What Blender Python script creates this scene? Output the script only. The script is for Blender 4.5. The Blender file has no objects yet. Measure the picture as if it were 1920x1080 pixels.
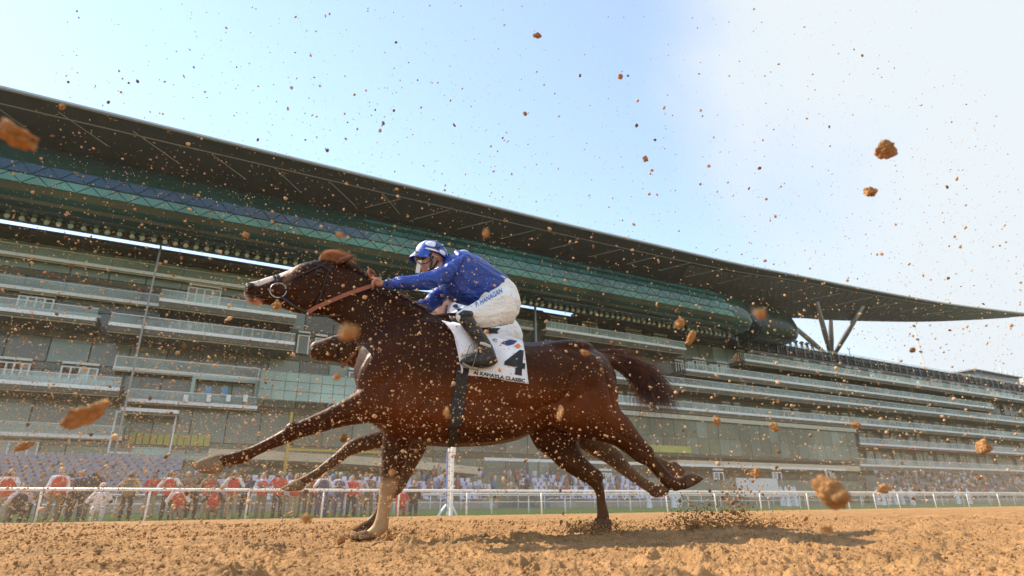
import bpy, bmesh, math, random
import numpy as np
from mathutils import Vector, Matrix, noise
from mathutils.bvhtree import BVHTree

random.seed(7)
rng = np.random.default_rng(7)
R = math.radians
scene = bpy.context.scene
COL = scene.collection

# ------------------------------------------------------------------ camera
FPX, PITCH, ROLL, CAM_H = 1090.0, R(20.5), R(-0.5), 0.19
CAM_M = Matrix.Rotation(math.pi / 2 + PITCH, 4, 'X') @ Matrix.Rotation(ROLL, 4, 'Z')
CAM_M.translation = (0, 0, CAM_H)
cam_data = bpy.data.cameras.new('camera')
cam_data.sensor_width = 36.0
cam_data.lens = FPX / 1920 * 36
cam_data.clip_start = 0.05
cam_data.clip_end = 6000
cam_data.dof.use_dof = True
cam_data.dof.focus_distance = 4.2
cam_data.dof.aperture_fstop = 3.2
cam = bpy.data.objects.new('camera', cam_data)
COL.objects.link(cam)
cam.matrix_world = CAM_M
scene.camera = cam

# ------------------------------------------------------------------ sky, sun, exposure
SUN_DIR = Vector((-0.90, 0.36, 0)).normalized()      # horizontal direction towards the sun
SUN_EL = R(41)
sun_vec = Vector((SUN_DIR.x * math.cos(SUN_EL), SUN_DIR.y * math.cos(SUN_EL), math.sin(SUN_EL)))
world = bpy.data.worlds.new('World')
scene.world = world
world.use_nodes = True
wn, wl = world.node_tree.nodes, world.node_tree.links
wn.clear()
w_out = wn.new('ShaderNodeOutputWorld')
w_bg = wn.new('ShaderNodeBackground')
w_bg.inputs['Strength'].default_value = 0.15
sky = wn.new('ShaderNodeTexSky')
sky.sky_type = 'NISHITA'
sky.sun_disc = False
sky.sun_elevation = SUN_EL
sky.sun_rotation = math.atan2(SUN_DIR.x, SUN_DIR.y)
sky.air_density = 1.0
sky.dust_density = 0.05
sky.ozone_density = 1.2
w_tc = wn.new('ShaderNodeTexCoord')
# a bank of thin high cloud over the right-hand side of the sky, broken up by noise
w_dot = wn.new('ShaderNodeVectorMath'); w_dot.operation = 'DOT_PRODUCT'
w_dot.inputs[1].default_value = (0.95, 0.0, 0.40)
w_no = wn.new('ShaderNodeTexNoise')
w_no.inputs['Scale'].default_value = 2.2
w_no.inputs['Detail'].default_value = 6
w_no.inputs['Roughness'].default_value = 0.5
w_no.inputs['Distortion'].default_value = 0.5
w_mad = wn.new('ShaderNodeMath'); w_mad.operation = 'MULTIPLY_ADD'
w_mad.inputs[1].default_value = 0.50
w_ramp = wn.new('ShaderNodeMapRange'); w_ramp.interpolation_type = 'SMOOTHSTEP'
w_ramp.inputs['From Min'].default_value = 0.68
w_ramp.inputs['From Max'].default_value = 0.92
w_ramp.inputs['To Min'].default_value = 0.27          # a thin milky veil everywhere
w_mix = wn.new('ShaderNodeMixRGB')
w_mix.inputs['Color2'].default_value = (2.22, 2.42, 2.56, 1)
wl.new(w_tc.outputs['Generated'], w_dot.inputs[0])
wl.new(w_tc.outputs['Generated'], w_no.inputs['Vector'])
wl.new(w_no.outputs['Fac'], w_mad.inputs[0])
wl.new(w_dot.outputs['Value'], w_mad.inputs[2])
wl.new(w_mad.outputs[0], w_ramp.inputs['Value'])
wl.new(w_ramp.outputs['Result'], w_mix.inputs['Fac'])
wl.new(sky.outputs['Color'], w_mix.inputs['Color1'])
wl.new(w_mix.outputs['Color'], w_bg.inputs['Color'])
wl.new(w_bg.outputs['Background'], w_out.inputs['Surface'])

sun_data = bpy.data.lights.new('sun', 'SUN')
sun_data.energy = 3.2
sun_data.angle = R(0.5)
sun_data.color = (1.0, 0.88, 0.70)
sun = bpy.data.objects.new('sun', sun_data)
COL.objects.link(sun)
sun.rotation_euler = sun_vec.to_track_quat('Z', 'Y').to_euler()

scene.view_settings.view_transform = 'Standard'
scene.view_settings.look = 'None'
scene.view_settings.gamma = 1.0
scene.view_settings.exposure = 1.35
scene.render.engine = 'CYCLES'
scene.cycles.max_bounces = 6
scene.cycles.transparent_max_bounces = 12

# ------------------------------------------------------------------ helpers
CAM_R3 = CAM_M.to_3x3()
def ray(px, py):
    """world direction through a pixel of the 1920x1080 photograph"""
    return CAM_R3 @ Vector(((px - 960) / FPX, (540 - py) / FPX, -1.0))
def project(p):
    q = CAM_M.inverted() @ Vector(p)
    return 960 + FPX * q.x / -q.z, 540 - FPX * q.y / -q.z
CAM_P = Vector((0, 0, CAM_H))
def at_depth(px, py, Y):
    d = ray(px, py)
    return CAM_P + d * (Y / d.y)

# the grandstand runs along s (away to the right), D is the distance from the camera square to it
TH = R(62)
A_S = Vector((math.sin(TH), math.cos(TH), 0))
A_N = Vector((-math.cos(TH), math.sin(TH), 0))
STAND_M = Matrix(((A_S.x, A_N.x, 0, 0), (A_S.y, A_N.y, 0, 0), (0, 0, 1, 0), (0, 0, 0, 1)))
def sz(px, py, D):
    d = ray(px, py)
    k = D / d.dot(A_N)
    return k * d.dot(A_S), CAM_H + k * d.z
def S(px, py, D): return sz(px, py, D)[0]
def Wp(s, D, z): return A_S * s + A_N * D + Vector((0, 0, z))
def ground_z(D): return -0.0105 * (max(D, 4.0) - 4.0) if D < 27.6 else -0.278 + 0.016 * (D - 27.6)

def mesh_obj(name, verts, faces, mat=None, parent=None, smooth=False, mats=None, midx=None):
    me = bpy.data.meshes.new(name)
    me.from_pydata([tuple(v) for v in verts], [], faces)
    me.update()
    return link_mesh(name, me, mat, parent, smooth, mats, midx)
def link_mesh(name, me, mat=None, parent=None, smooth=False, mats=None, midx=None):
    if mats:
        for m in mats: me.materials.append(m)
        if midx is not None: me.polygons.foreach_set('material_index', midx)
    elif mat and not me.materials: me.materials.append(mat)
    if smooth: me.polygons.foreach_set('use_smooth', [True] * len(me.polygons))
    o = bpy.data.objects.new(name, me)
    COL.objects.link(o)
    if parent is not None: o.parent = parent
    return o
def thing(name, label, cat, loc=(0, 0, 0), rotz=0.0, group=None):
    o = bpy.data.objects.new(name, None)
    COL.objects.link(o)
    o.empty_display_size = 0.2
    o.location = loc
    o.rotation_euler = (0, 0, rotz)
    return tag(o, label, cat, group)
def tag(o, label=None, cat=None, group=None, kind=None):
    if label: o['label'] = label
    if cat: o['category'] = cat
    if group: o['group'] = group
    if kind: o['kind'] = kind
    return o
def boxvf(x0, x1, y0, y1, z0, z1):
    v = [(x0, y0, z0), (x1, y0, z0), (x1, y1, z0), (x0, y1, z0), (x0, y0, z1), (x1, y0, z1), (x1, y1, z1), (x0, y1, z1)]
    f = [(0, 3, 2, 1), (4, 5, 6, 7), (0, 1, 5, 4), (1, 2, 6, 5), (2, 3, 7, 6), (3, 0, 4, 7)]
    return v, f
class MB:
    """collects shapes into one mesh"""
    def __init__(s): s.v, s.f = [], []
    def add(s, vf):
        n = len(s.v); s.v += [tuple(p) for p in vf[0]]; s.f += [tuple(i + n for i in f) for f in vf[1]]; return s
    def box(s, *a): return s.add(boxvf(*a))
    def build(s, name, mat, parent=None, smooth=False): return mesh_obj(name, s.v, s.f, mat, parent, smooth)
def tubevf(pts, rad, n=8, cap=True, flat=None):
    """round tube along points; rad a number or one per point; flat = (axis vector, factor)"""
    pts = [Vector(p) for p in pts]
    if not isinstance(rad, (list, tuple)): rad = [rad] * len(pts)
    V, F = [], []
    ref = None
    for i, p in enumerate(pts):
        t = (pts[min(i + 1, len(pts) - 1)] - pts[max(i - 1, 0)]).normalized()
        if ref is None: ref = Vector((0, 0, 1)) if abs(t.z) < 0.9 else Vector((1, 0, 0))
        u = (ref - t * ref.dot(t)).normalized()
        ref = u
        w = t.cross(u)
        for k in range(n):
            a = 2 * math.pi * k / n
            V.append(p + (u * math.cos(a) + w * math.sin(a)) * rad[i])
    for i in range(len(pts) - 1):
        for k in range(n):
            k2 = (k + 1) % n
            F.append((i * n + k, i * n + k2, (i + 1) * n + k2, (i + 1) * n + k))
    if cap:
        F.append(tuple(reversed(range(n))))
        F.append(tuple(range((len(pts) - 1) * n, len(pts) * n)))
    return V, F
def ballvf(c, r, rot=None, nu=14, nv=9):
    c = Vector(c)
    r = (r, r, r) if not isinstance(r, (tuple, list)) else r
    V, F = [], []
    for j in range(nv + 1):
        ph = math.pi * j / nv
        for i in range(nu):
            th = 2 * math.pi * i / nu
            q = Vector((r[0] * math.sin(ph) * math.cos(th), r[1] * math.sin(ph) * math.sin(th), r[2] * math.cos(ph)))
            if rot is not None: q = rot @ q
            V.append(c + q)
    for j in range(nv):
        for i in range(nu):
            i2 = (i + 1) % nu
            F.append((j * nu + i, (j + 1) * nu + i, (j + 1) * nu + i2, j * nu + i2))
    return V, F
def solid(shells, voxel, smooth=4, fac=0.5):
    """fuse overlapping closed shells into one continuous skin"""
    b = MB()
    for sh in shells: b.add(sh)
    me = bpy.data.meshes.new('tmp')
    me.from_pydata(b.v, [], b.f); me.update()
    bmn = bmesh.new(); bmn.from_mesh(me)
    bmesh.ops.remove_doubles(bmn, verts=bmn.verts, dist=1e-6)
    bmesh.ops.recalc_face_normals(bmn, faces=bmn.faces)
    bmn.to_mesh(me); bmn.free()
    o = bpy.data.objects.new('tmp', me); COL.objects.link(o)
    m = o.modifiers.new('r', 'REMESH'); m.mode = 'VOXEL'; m.voxel_size = voxel
    if smooth:
        m = o.modifiers.new('s', 'SMOOTH'); m.factor = fac; m.iterations = smooth
    dg = bpy.context.evaluated_depsgraph_get()
    res = bpy.data.meshes.new_from_object(o.evaluated_get(dg))
    bpy.data.objects.remove(o); bpy.data.meshes.remove(me)
    res.polygons.foreach_set('use_smooth', [True] * len(res.polygons))
    return res
def catmull(rows, sub):
    """rows: list of tuples of floats -> smoothed list"""
    a = np.array(rows, float)
    if len(a) < 3: return [tuple(r) for r in a]
    out = []
    for i in range(len(a) - 1):
        p0, p1, p2, p3 = a[max(i - 1, 0)], a[i], a[i + 1], a[min(i + 2, len(a) - 1)]
        for k in range(sub):
            t = k / sub
            out.append(0.5 * (2 * p1 + (p2 - p0) * t + (2 * p0 - 5 * p1 + 4 * p2 - p3) * t * t + (3 * p1 - p0 - 3 * p2 + p3) * t ** 3))
    out.append(a[-1])
    return [tuple(r) for r in out]

# ------------------------------------------------------------------ materials
MATS = {}
def mat(name, col, rough=0.6, var=0.0, vscale=5.0, bump=0.0, bscale=20.0, metal=0.0, spec=0.5, coords='Object', col2=None, detail=4.0, sheen=0.0, trans=0.0, alpha=1.0, coat=0.0):
    if name in MATS: return MATS[name]
    m = bpy.data.materials.new(name); m.use_nodes = True
    n, l = m.node_tree.nodes, m.node_tree.links
    b = n['Principled BSDF']
    b.inputs['Base Color'].default_value = (*col, 1)
    b.inputs['Roughness'].default_value = rough
    b.inputs['Metallic'].default_value = metal
    b.inputs['Specular IOR Level'].default_value = spec
    if sheen: b.inputs['Sheen Weight'].default_value = sheen
    if trans: b.inputs['Transmission Weight'].default_value = trans
    if alpha < 1: b.inputs['Alpha'].default_value = alpha
    if coat: b.inputs['Coat Weight'].default_value = coat
    if var or bump:
        tc = n.new('ShaderNodeTexCoord')
    if var:
        t = n.new('ShaderNodeTexNoise'); t.inputs['Scale'].default_value = vscale; t.inputs['Detail'].default_value = detail; t.inputs['Roughness'].default_value = 0.6
        l.new(tc.outputs[coords], t.inputs['Vector'])
        r = n.new('ShaderNodeValToRGB')
        c2 = col2 if col2 else tuple(c * (1 + var) for c in col)
        r.color_ramp.elements[0].position = 0.32; r.color_ramp.elements[1].position = 0.68
        r.color_ramp.elements[0].color = (*[c * (1 - var) for c in col], 1)
        r.color_ramp.elements[1].color = (*c2, 1)
        l.new(t.outputs['Fac'], r.inputs['Fac']); l.new(r.outputs['Color'], b.inputs['Base Color'])
    if bump:
        t2 = n.new('ShaderNodeTexNoise'); t2.inputs['Scale'].default_value = bscale; t2.inputs['Detail'].default_value = 6
        l.new(tc.outputs[coords], t2.inputs['Vector'])
        bp = n.new('ShaderNodeBump'); bp.inputs['Strength'].default_value = bump; bp.inputs['Distance'].default_value = 0.02
        l.new(t2.outputs['Fac'], bp.inputs['Height']); l.new(bp.outputs['Normal'], b.inputs['Normal'])
    MATS[name] = m
    return m
# ------------------------------------------------------------------ ground
def vnoise(x, y, seed):
    """vectorised value noise"""
    xi, yi = np.floor(x).astype(np.int64), np.floor(y).astype(np.int64)
    xf, yf = x - xi, y - yi
    u, v = xf * xf * (3 - 2 * xf), yf * yf * (3 - 2 * yf)
    def h(a, b):
        k = (a * 374761393 + b * 668265263 + seed * 982451653) & 0xFFFFFFFF
        k = ((k ^ (k >> 13)) * 1274126177) & 0xFFFFFFFF
        k = ((k ^ (k >> 16)) * 2246822519) & 0xFFFFFFFF
        return ((k ^ (k >> 15)) & 0xFFFFFF) / 0xFFFFFF
    return (h(xi, yi) * (1 - u) + h(xi + 1, yi) * u) * (1 - v) + (h(xi, yi + 1) * (1 - u) + h(xi + 1, yi + 1) * u) * v
def dirt_height(X, Y):
    r = np.hypot(X, Y)
    big = (vnoise(X / 0.55, Y / 0.55, 1) - 0.5) * 0.030 + (vnoise(X / 1.7, Y / 1.7, 2) - 0.5) * 0.035
    n1 = vnoise(X / 0.11, Y / 0.11, 3); n2 = vnoise(X / 0.045, Y / 0.045, 4); n3 = vnoise(X / 0.02, Y / 0.02, 5)
    patch = np.clip((vnoise(X / 0.4, Y / 0.4, 6) - 0.25) * 1.8, 0.15, 1.0)
    n4 = vnoise(X / 0.011, Y / 0.011, 8)
    rough = (n1 ** 2 - 0.3) * 0.034 * patch + (1 - np.abs(n2 - 0.5) * 2) ** 2 * 0.026 * (0.4 + 0.6 * patch) + (n3 ** 2 - .3) * 0.018 * (0.5 + 0.5 * patch) + (n4 - 0.5) * 0.006
    prints = np.zeros_like(X)
    for hx, hy, ha in HOOFPRINTS:                                   # struck hoofprints with a pushed-up rim
        m = (np.abs(X - hx) < .3) & (np.abs(Y - hy) < .3)
        if not m.any(): continue
        dx, dy = X[m] - hx, Y[m] - hy
        u, v = dx * math.cos(ha) + dy * math.sin(ha), -dx * math.sin(ha) + dy * math.cos(ha)
        d = np.hypot(u / .085, v / .065)
        prints[m] += -0.040 * np.exp(-d ** 4) + 0.026 * np.exp(-((d - 1.35) / .35) ** 2) * (0.6 + 0.8 * n1[m])
    return big + rough + prints - 0.02
hr = random.Random(3)
HOOFPRINTS = [(hr.uniform(-.9, .9) * y, y, hr.uniform(0, 3)) for y in [1.7 + 6.5 * (k / 46) ** 1.2 for k in range(46)]]
D_EDGE = 27.6
M_DIRT = mat('dirt', (0.375, 0.205, 0.086), 0.95, 0.25, 2.3, 0.9, 85.0, coords='Object', spec=0.15, detail=8)
M_CLOD = mat('clod', (0.43, 0.215, 0.083), 0.95, 0.32, 45.0, 0.9, 120.0, coords='Object', spec=0.2)
M_GRASS = mat('grass', (0.16, 0.23, 0.045), 0.9, 0.3, 3.0, 0.5, 30.0)
M_APRON = mat('apron', (0.20, 0.18, 0.155), 0.85, 0.15, 0.5)
M_FAR = mat('far_ground', (0.10, 0.115, 0.05), 0.95, 0.2, 0.05)

def make_track():
    nr, ng = 600, 760
    radii = 1.15 * (110 / 1.15) ** (np.arange(nr) / (nr - 1))
    front = np.linspace(R(-50), R(50), ng)
    back = np.linspace(R(50), R(310), 60)[1:-1]
    ang = np.concatenate([front, back])
    na = len(ang)
    X = np.outer(radii, np.sin(ang)); Y = np.outer(radii, np.cos(ang))
    Dv = X * A_N.x + Y * A_N.y
    clamp = Dv > D_EDGE
    k = np.where(clamp, D_EDGE / np.maximum(Dv, 1e-6), 1.0)
    X, Y = X * k, Y * k
    Dv = np.minimum(Dv, D_EDGE)
    Z = dirt_height(X, Y) - 0.0105 * np.maximum(0, Dv - 4)
    cell = np.repeat(radii[:, None] * 0.0090, na, 1)
    fade = np.clip(0.14 / cell, 0, 1) ** 1.2                       # what the far cells cannot resolve is left flat
    Z = (Z + 0.0105 * np.maximum(0, Dv - 4)) * fade - 0.0105 * np.maximum(0, Dv - 4)
    verts = np.stack([X.ravel(), Y.ravel(), Z.ravel()], 1)
    faces = []
    cl = clamp
    for i in range(nr - 1):
        for j in range(na):
            j2 = (j + 1) % na
            if cl[i, j] and cl[i, j2] and cl[i + 1, j] and cl[i + 1, j2]: continue
            faces.append((i * na + j, i * na + j2, (i + 1) * na + j2, (i + 1) * na + j))
    c = len(verts)
    verts = np.vstack([verts, [[0, 0, -0.02]]])
    for j in range(na): faces.append((c, (j + 1) % na, j))
    o = mesh_obj('dirt_track', verts.tolist(), faces, M_DIRT, smooth=True)
    # drop faces' stray verts
    bmn = bmesh.new(); bmn.from_mesh(o.data)
    bmesh.ops.delete(bmn, geom=[v for v in bmn.verts if not v.link_faces], context='VERTS')
    bmesh.ops.recalc_face_normals(bmn, faces=bmn.faces)
    bmn.normal_update()
    if sum(f.normal.z for f in bmn.faces) < 0: bmesh.ops.reverse_faces(bmn, faces=bmn.faces)
    bmn.to_mesh(o.data); bmn.free()
    tag(o, kind='structure')
    return o
track = make_track()
track.data.polygons.foreach_set('use_smooth', [True] * len(track.data.polygons))

def strip(name, s0, s1, D0, D1, z0, z1, m, ns=2):
    v = [Wp(s0, D0, z0), Wp(s1, D0, z0), Wp(s1, D1, z1), Wp(s0, D1, z1)]
    o = mesh_obj(name, v, [(0, 1, 2, 3)], m); tag(o, kind='structure'); return o
zg = ground_z(27.59)
strip('grass_verge', -120, 420, D_EDGE - 0.4, 41, ground_z(27.7) - 0.006, ground_z(41), M_GRASS)
strip('paved_apron', -120, 420, 40.9, 90, ground_z(41) + .004, ground_z(41) + 0.3, M_APRON)
o = mesh_obj('ground', [(-3000, -3000, -0.75), (3000, -3000, -0.75), (3000, 3000, -0.75), (-3000, 3000, -0.75)], [(0, 1, 2, 3)], M_FAR)
tag(o, kind='structure')
strip('infield_turf', -200, 420, -220, -5, 0.085, 0.085, M_GRASS)
# grass blades along the far edge of the dirt
gb = MB()
for i in range(5200):
    s = random.uniform(-12, 75); D = random.uniform(D_EDGE + 0.02, D_EDGE + 2.2); h = random.uniform(0.05, 0.13)
    p = Wp(s, D, ground_z(D) - .005); w = random.uniform(0.006, 0.012); lean = random.uniform(-0.04, 0.04)
    n = len(gb.v)
    gb.v += [tuple(p - A_S * w), tuple(p + A_S * w), tuple(p + A_S * lean + Vector((0, 0, h)))]
    gb.f.append((n, n + 1, n + 2))
tag(gb.build('grass_tufts', M_GRASS), 'short green turf growing behind the white running rail', 'grass', kind='stuff')
# ------------------------------------------------------------------ grandstand (local x = s, y = D, z = up)
M_CONC = mat('concrete', (0.55, 0.53, 0.49), 0.8, 0.12, 0.6, coords='Object')
M_WHITE = mat('white_trim', (0.78, 0.77, 0.75), 0.5, 0.05, 2.0)
M_NOSE = mat('pale_nosing', (0.80, 0.78, 0.77), 0.6, 0.06, 1.0)
M_BEIGE = mat('beige_render', (0.62, 0.52, 0.38), 0.8, 0.08, 0.5)
M_WALL = mat('facade_wall', (0.075, 0.082, 0.070), 0.6, 0.25, 0.25)
M_SOFFIT = mat('soffit', (0.13, 0.115, 0.085), 0.8, 0.2, 0.6)
M_STEEL = mat('steel', (0.22, 0.23, 0.24), 0.45, metal=0.6)
M_DARKST = mat('dark_steel', (0.028, 0.027, 0.025), 0.5)
M_ROOF = mat('roof_cladding', (0.032, 0.031, 0.030), 0.5, 0.2, 0.3)
M_PANEL = mat('roof_panel', (0.085, 0.076, 0.070), 0.5, 0.15, 0.12)
M_RIB = mat('roof_rib', (0.30, 0.29, 0.27), 0.5)
M_BRONZE = mat('strut_bronze', (0.26, 0.245, 0.235), 0.4, metal=0.4)
M_LAMP = mat('lamp_glass', (0.62, 0.66, 0.50), 0.25)
M_INT = mat('dark_interior', (0.020, 0.020, 0.018), 0.6)
M_RED = mat('red_band', (0.30, 0.075, 0.06), 0.7, 0.2, 1.0)
M_YEL = mat('yellow_panel', (0.42, 0.40, 0.10), 0.6, 0.15, 0.8)
M_YPOST = mat('yellow_post', (0.52, 0.35, 0.05), 0.6)
M_BLUEP = mat('blue_poster', (0.10, 0.30, 0.48), 0.6)
def glassmat(name, col, rough=0.12, spec=0.5, alpha=1.0): return mat(name, col, rough, 0.35, 0.11, spec=spec, alpha=alpha, detail=2)
G_GREY = [glassmat('glass_grey_%d' % i, c, 0.14) for i, c in enumerate([(0.175, 0.178, 0.140), (0.215, 0.225, 0.180), (0.135, 0.138, 0.112), (0.250, 0.310, 0.265)])]
G_MINT = glassmat('glass_mint', (0.30, 0.42, 0.37), 0.2)
G_OLIVE = glassmat('glass_olive', (0.130, 0.140, 0.080), 0.14)
G_OLIV2 = glassmat('glass_olive_light', (0.17, 0.20, 0.145), 0.14)
G_POD = glassmat('pod_glass_dark', (0.010, 0.042, 0.032), 0.10, 0.6)
G_PODB = glassmat('pod_glass_blue', (0.012, 0.048, 0.088), 0.10, 0.6)
G_PODG = glassmat('pod_glass_green', (0.075, 0.200, 0.160), 0.14, 0.5)
G_PODT = glassmat('pod_glass_teal', (0.030, 0.115, 0.105), 0.12, 0.5)
G_PODO = glassmat('pod_glass_brown', (0.075, 0.070, 0.035), 0.16, 0.5)
G_CLEAR = glassmat('balustrade_glass', (0.50, 0.60, 0.56), 0.15, alpha=0.26)

gs = thing('grandstand', 'long glass grandstand with stacked balconies under a huge dark crescent roof', 'grandstand', rotz=math.atan2(A_S.y, A_S.x))
def s_at(px, D, z):
    inv = CAM_M.inverted()
    p0 = inv @ Wp(0, D, z); d = inv.to_3x3() @ A_S
    c = (px - 960) / FPX                     # (p0.x + s dx) = c * -(p0.z + s dz)
    return (-c * p0.z - p0.x) / (d.x + c * d.z)
def part(name, m, *boxes, parent=gs):
    b = MB()
    for bx in boxes: b.box(*bx)
    return b.build(name, m, parent)

part('facade_wall', M_WALL, (-46, 215, 75.6, 76.2, -0.6, 28.6))
part('rear_wall', M_WALL, (-46, 215, 88, 88.4, -0.6, 28.6), (-46, -45.6, 76.3, 87.9, -0.6, 28.6), (214.6, 215, 76.3, 87.9, -0.6, 28.6))
part('roof_deck', M_SOFFIT, (-46, 215, 75.7, 88.4, 28.62, 28.9), (-46, 46, 75.9, 77, 28.92, 29.38), (52, 90, 75.9, 77, 28.92, 29.9))

# glazing, storey by storey
LV = [0.6, 7.0, 11.4, 14.6, 18.0, 21.2, 24.4, 28.2]
pane_cache = {}
far = {}
for li in range(len(LV) - 1):
    z0, z1 = LV[li] + 0.1, LV[li + 1] - 0.75
    w = 3.6
    n = int(256 / w)
    for k in range(n):
        s0 = -44 + k * w
        g = random.choice(G_GREY) if li > 1 else random.choice(G_GREY + [G_OLIVE, G_OLIV2])
        if li == 6 and s0 < 0: g = G_GREY[3]
        if -24 < s0 < 92:
            key = (li, g.name)
            if key not in pane_cache:
                me = bpy.data.meshes.new('pane')
                v, f = boxvf(0.06, w - 0.06, 0, 0.1, 0, z1 - z0)
                me.from_pydata(v, [], f); me.materials.append(g); pane_cache[key] = me
            o = bpy.data.objects.new('glass_pane', pane_cache[key]); COL.objects.link(o); o.parent = gs
            o.location = (s0, 75.35 + random.uniform(0, 0.04), z0)
            o.rotation_euler = (0, 0, random.uniform(-0.006, 0.006))
        else:
            far.setdefault(g.name, MB()).box(s0 + 0.06, s0 + w - 0.06, 75.35, 75.45, z0, z1)
for gname, b in far.items(): tag(b.build('distant_glazing', MATS[gname], gs), kind='stuff')
# transom heads above each row of glass
for li in range(1, len(LV)): part('spandrel', G_PODO if li % 2 else M_SOFFIT, (-46, 215, 75.22, 75.58, LV[li] - 0.72, LV[li] - 0.02))

def balcony(x1, y1, x2, D0=71.0, th=0.55, rail=True, seats=False, back=75.3, m=M_SOFFIT, glass=True, nose=True):
    s1, z = sz(x1, y1, D0); s2 = s_at(x2, D0, z)
    if x1 <= 0: s1 = -46
    if x2 >= 1920: s2 = 215
    b = part('balcony', m, (s1, s2, D0, back, z - th, z))
    if nose:
        part('nosing', M_NOSE, (s1 - 0.05, s2 + 0.05, D0 - 0.08, D0 + 0.12, z - 0.26, z + 0.10), parent=b)
        part('drip_ledge', M_BEIGE, (s1 - 0.02, s2 + 0.02, D0 + 0.25, D0 + 0.45, z - th - 0.10, z - th - 0.003), parent=b)
    if glass:
        part('balustrade', G_CLEAR, (s1, s2, D0 + 0.03, D0 + 0.06, z + 0.12, z + 1.05), parent=b)
    if rail:
        part('handrail', M_WHITE, (s1, s2, D0 + 0.01, D0 + 0.09, z + 1.06, z + 1.13), parent=b)
    if seats:
        sb = MB()
        for r in range(3):
            n = int((s2 - s1) / 0.62)
            for k in range(n):
                s = s1 + 0.2 + k * 0.62 + 0.3 * (r % 2)
                zz = z - 0.1 + 0.30 * r; DD = D0 + 0.5 + 0.85 * r
                sb.box(s, s + 0.48, DD, DD + 0.42, zz + 0.24, zz + 0.30)
                sb.box(s, s + 0.48, DD + 0.42, DD + 0.5, zz + 0.26, zz + 0.66)
            sb.box(s1, s2, DD - 0.2, 75.2, zz - 0.05, zz + 0.02)
        tag(sb.build('balcony_seats', MATS.get('seat_grey') or mat('seat_grey', (0.36, 0.43, 0.42), 0.5), b), kind='stuff')
    return s1, s2, z
def door(px, py, wpx, D=74.9, n=4, hh=2.9, z0=None):
    s1, zt = sz(px, py, D); s2 = s_at(px + wpx, D, zt)
    door_sz(s1, s2, zt, hh, D, n)
def door_sz(s1, s2, zt, hh, D=74.9, n=4):
    zb = zt - hh
    b = MB()
    b.box(s1, s2, D - 0.14, D + 0.1, zt - 0.24, zt)
    b.box(s1, s2, D - 0.10, D + 0.1, zt - 0.62, zt - 0.5)
    for k in range(n + 1):
        x = s1 + (s2 - s1 - 0.16) * k / n
        b.box(x, x + 0.16, D - 0.12, D + 0.09, zb, zt - 0.62)
    d = b.build('balcony_door', M_WHITE, gs)
    for k in range(n):
        x0 = s1 + (s2 - s1 - 0.16) * k / n + 0.17; x1 = s1 + (s2 - s1 - 0.16) * (k + 1) / n - 0.01
        part('door_glass', M_INT if random.random() < 0.45 else random.choice(G_GREY), (x0, x1, D - 0.05, D + 0.02, zb, zt - 0.63), parent=d)

# left half
balcony(-5, 470, 1000, D0=74.2, th=.25)
balcony(-5, 533, 298, D0=74.2, th=.25)
balcony(-5, 577, 180, seats=True, D0=70.5)
balcony(300, 560, 555, th=0.9, D0=70.8)
balcony(205, 605, 552, th=0.8, D0=70.2)
balcony(-5, 713, 224, seats=True, th=0.7, D0=70.5)
balcony(213, 688, 490, D0=73.8, th=0.25)
balcony(228, 765, 335, D0=71.5, th=0.4, rail=False, glass=False)
balcony(-5, 811, 228, D0=73.8, th=0.25)
balcony(240, 748, 482, D0=73.0, th=0.3)
for a in ((38, 545, 68), (355, 530, 62), (340, 586, 62), (0, 668, 62), (118, 677, 70), (2, 816, 76)): door(*a)
door(457, 601, 20, n=1, hh=2.2); door(494, 607, 20, n=1, hh=2.2)
door(560, 620, 22, n=1); door(592, 626, 22, n=1); door(655, 690, 40, n=3)
# tall thin column in front of the balconies
s0 = S(262, 640, 70)
part('column', M_BRONZE, (s0 - 0.09, s0 + 0.09, 69.9, 70.1, -0.4, 28.4))
part('column', M_STEEL, (S(1002, 600, 70) - 0.13, S(1002, 600, 70) + 0.13, 69.6, 69.86, -0.4, 28.2))
# frames and light glass boxes of the lower left
def frame(x1, y1, x2, y2, D, t=0.14, m=M_WHITE, fill=None, cols=0, fillname='glass_pane'):
    s1, zt = sz(x1, y1, D); s2 = s_at(x2, D, zt); zb = sz(x1, y2, D)[1]
    b = MB()
    b.box(s1, s2, D, D + 0.15, zt - t, zt); b.box(s1, s2, D, D + 0.15, zb, zb + t)
    b.box(s1, s1 + t, D, D + 0.15, zb + t, zt - t); b.box(s2 - t, s2, D, D + 0.15, zb + t, zt - t)
    o = b.build('window_frame', m, gs)
    if fill:
        c = max(cols, 1); w = (s2 - s1 - 2 * t) / c
        rows = 3 if cols > 6 else 1; h = (zt - zb - 2 * t) / rows
        for k in range(c):
            for r in range(rows):
                part(fillname, fill, (s1 + t + k * w + 0.03, s1 + t + (k + 1) * w - 0.03, D + 0.05, D + 0.1, zb + t + r * h + 0.03, zb + t + (r + 1) * h - 0.03), parent=o)
    return o
frame(218, 666, 488, 690, 73.6, 0.12)
frame(362, 704, 486, 748, 73.5, 0.35, G_MINT)
for x in (386, 417):
    s1, zt = sz(x, 724, 73.3); part('poster', M_BLUEP, (s1, s1 + 0.6, 73.3, 73.36, zt - 1.0, zt))
for x in (345, 388, 425, 457):
    s1, zt = sz(x, 741, 72.6); part('deck_chair', M_WHITE, (s1, s1 + 0.45, 72.5, 73.0, zt - 0.7, zt + 0.05))
frame(490, 692, 712, 748, 72.2, 0.06, M_STEEL, G_MINT, 10)
frame(218, 770, 333, 850, 72.6, 0.16, M_WHITE)
frame(250, 838, 318, 862, 70.5, 0.1, G_MINT, G_MINT, 2)
frame(318, 850, 392, 862, 70.5, 0.1, G_MINT, G_MINT, 2)
s1, zt = sz(245, 811, 74.9); s2 = s_at(397, 74.9, zt)
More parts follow.
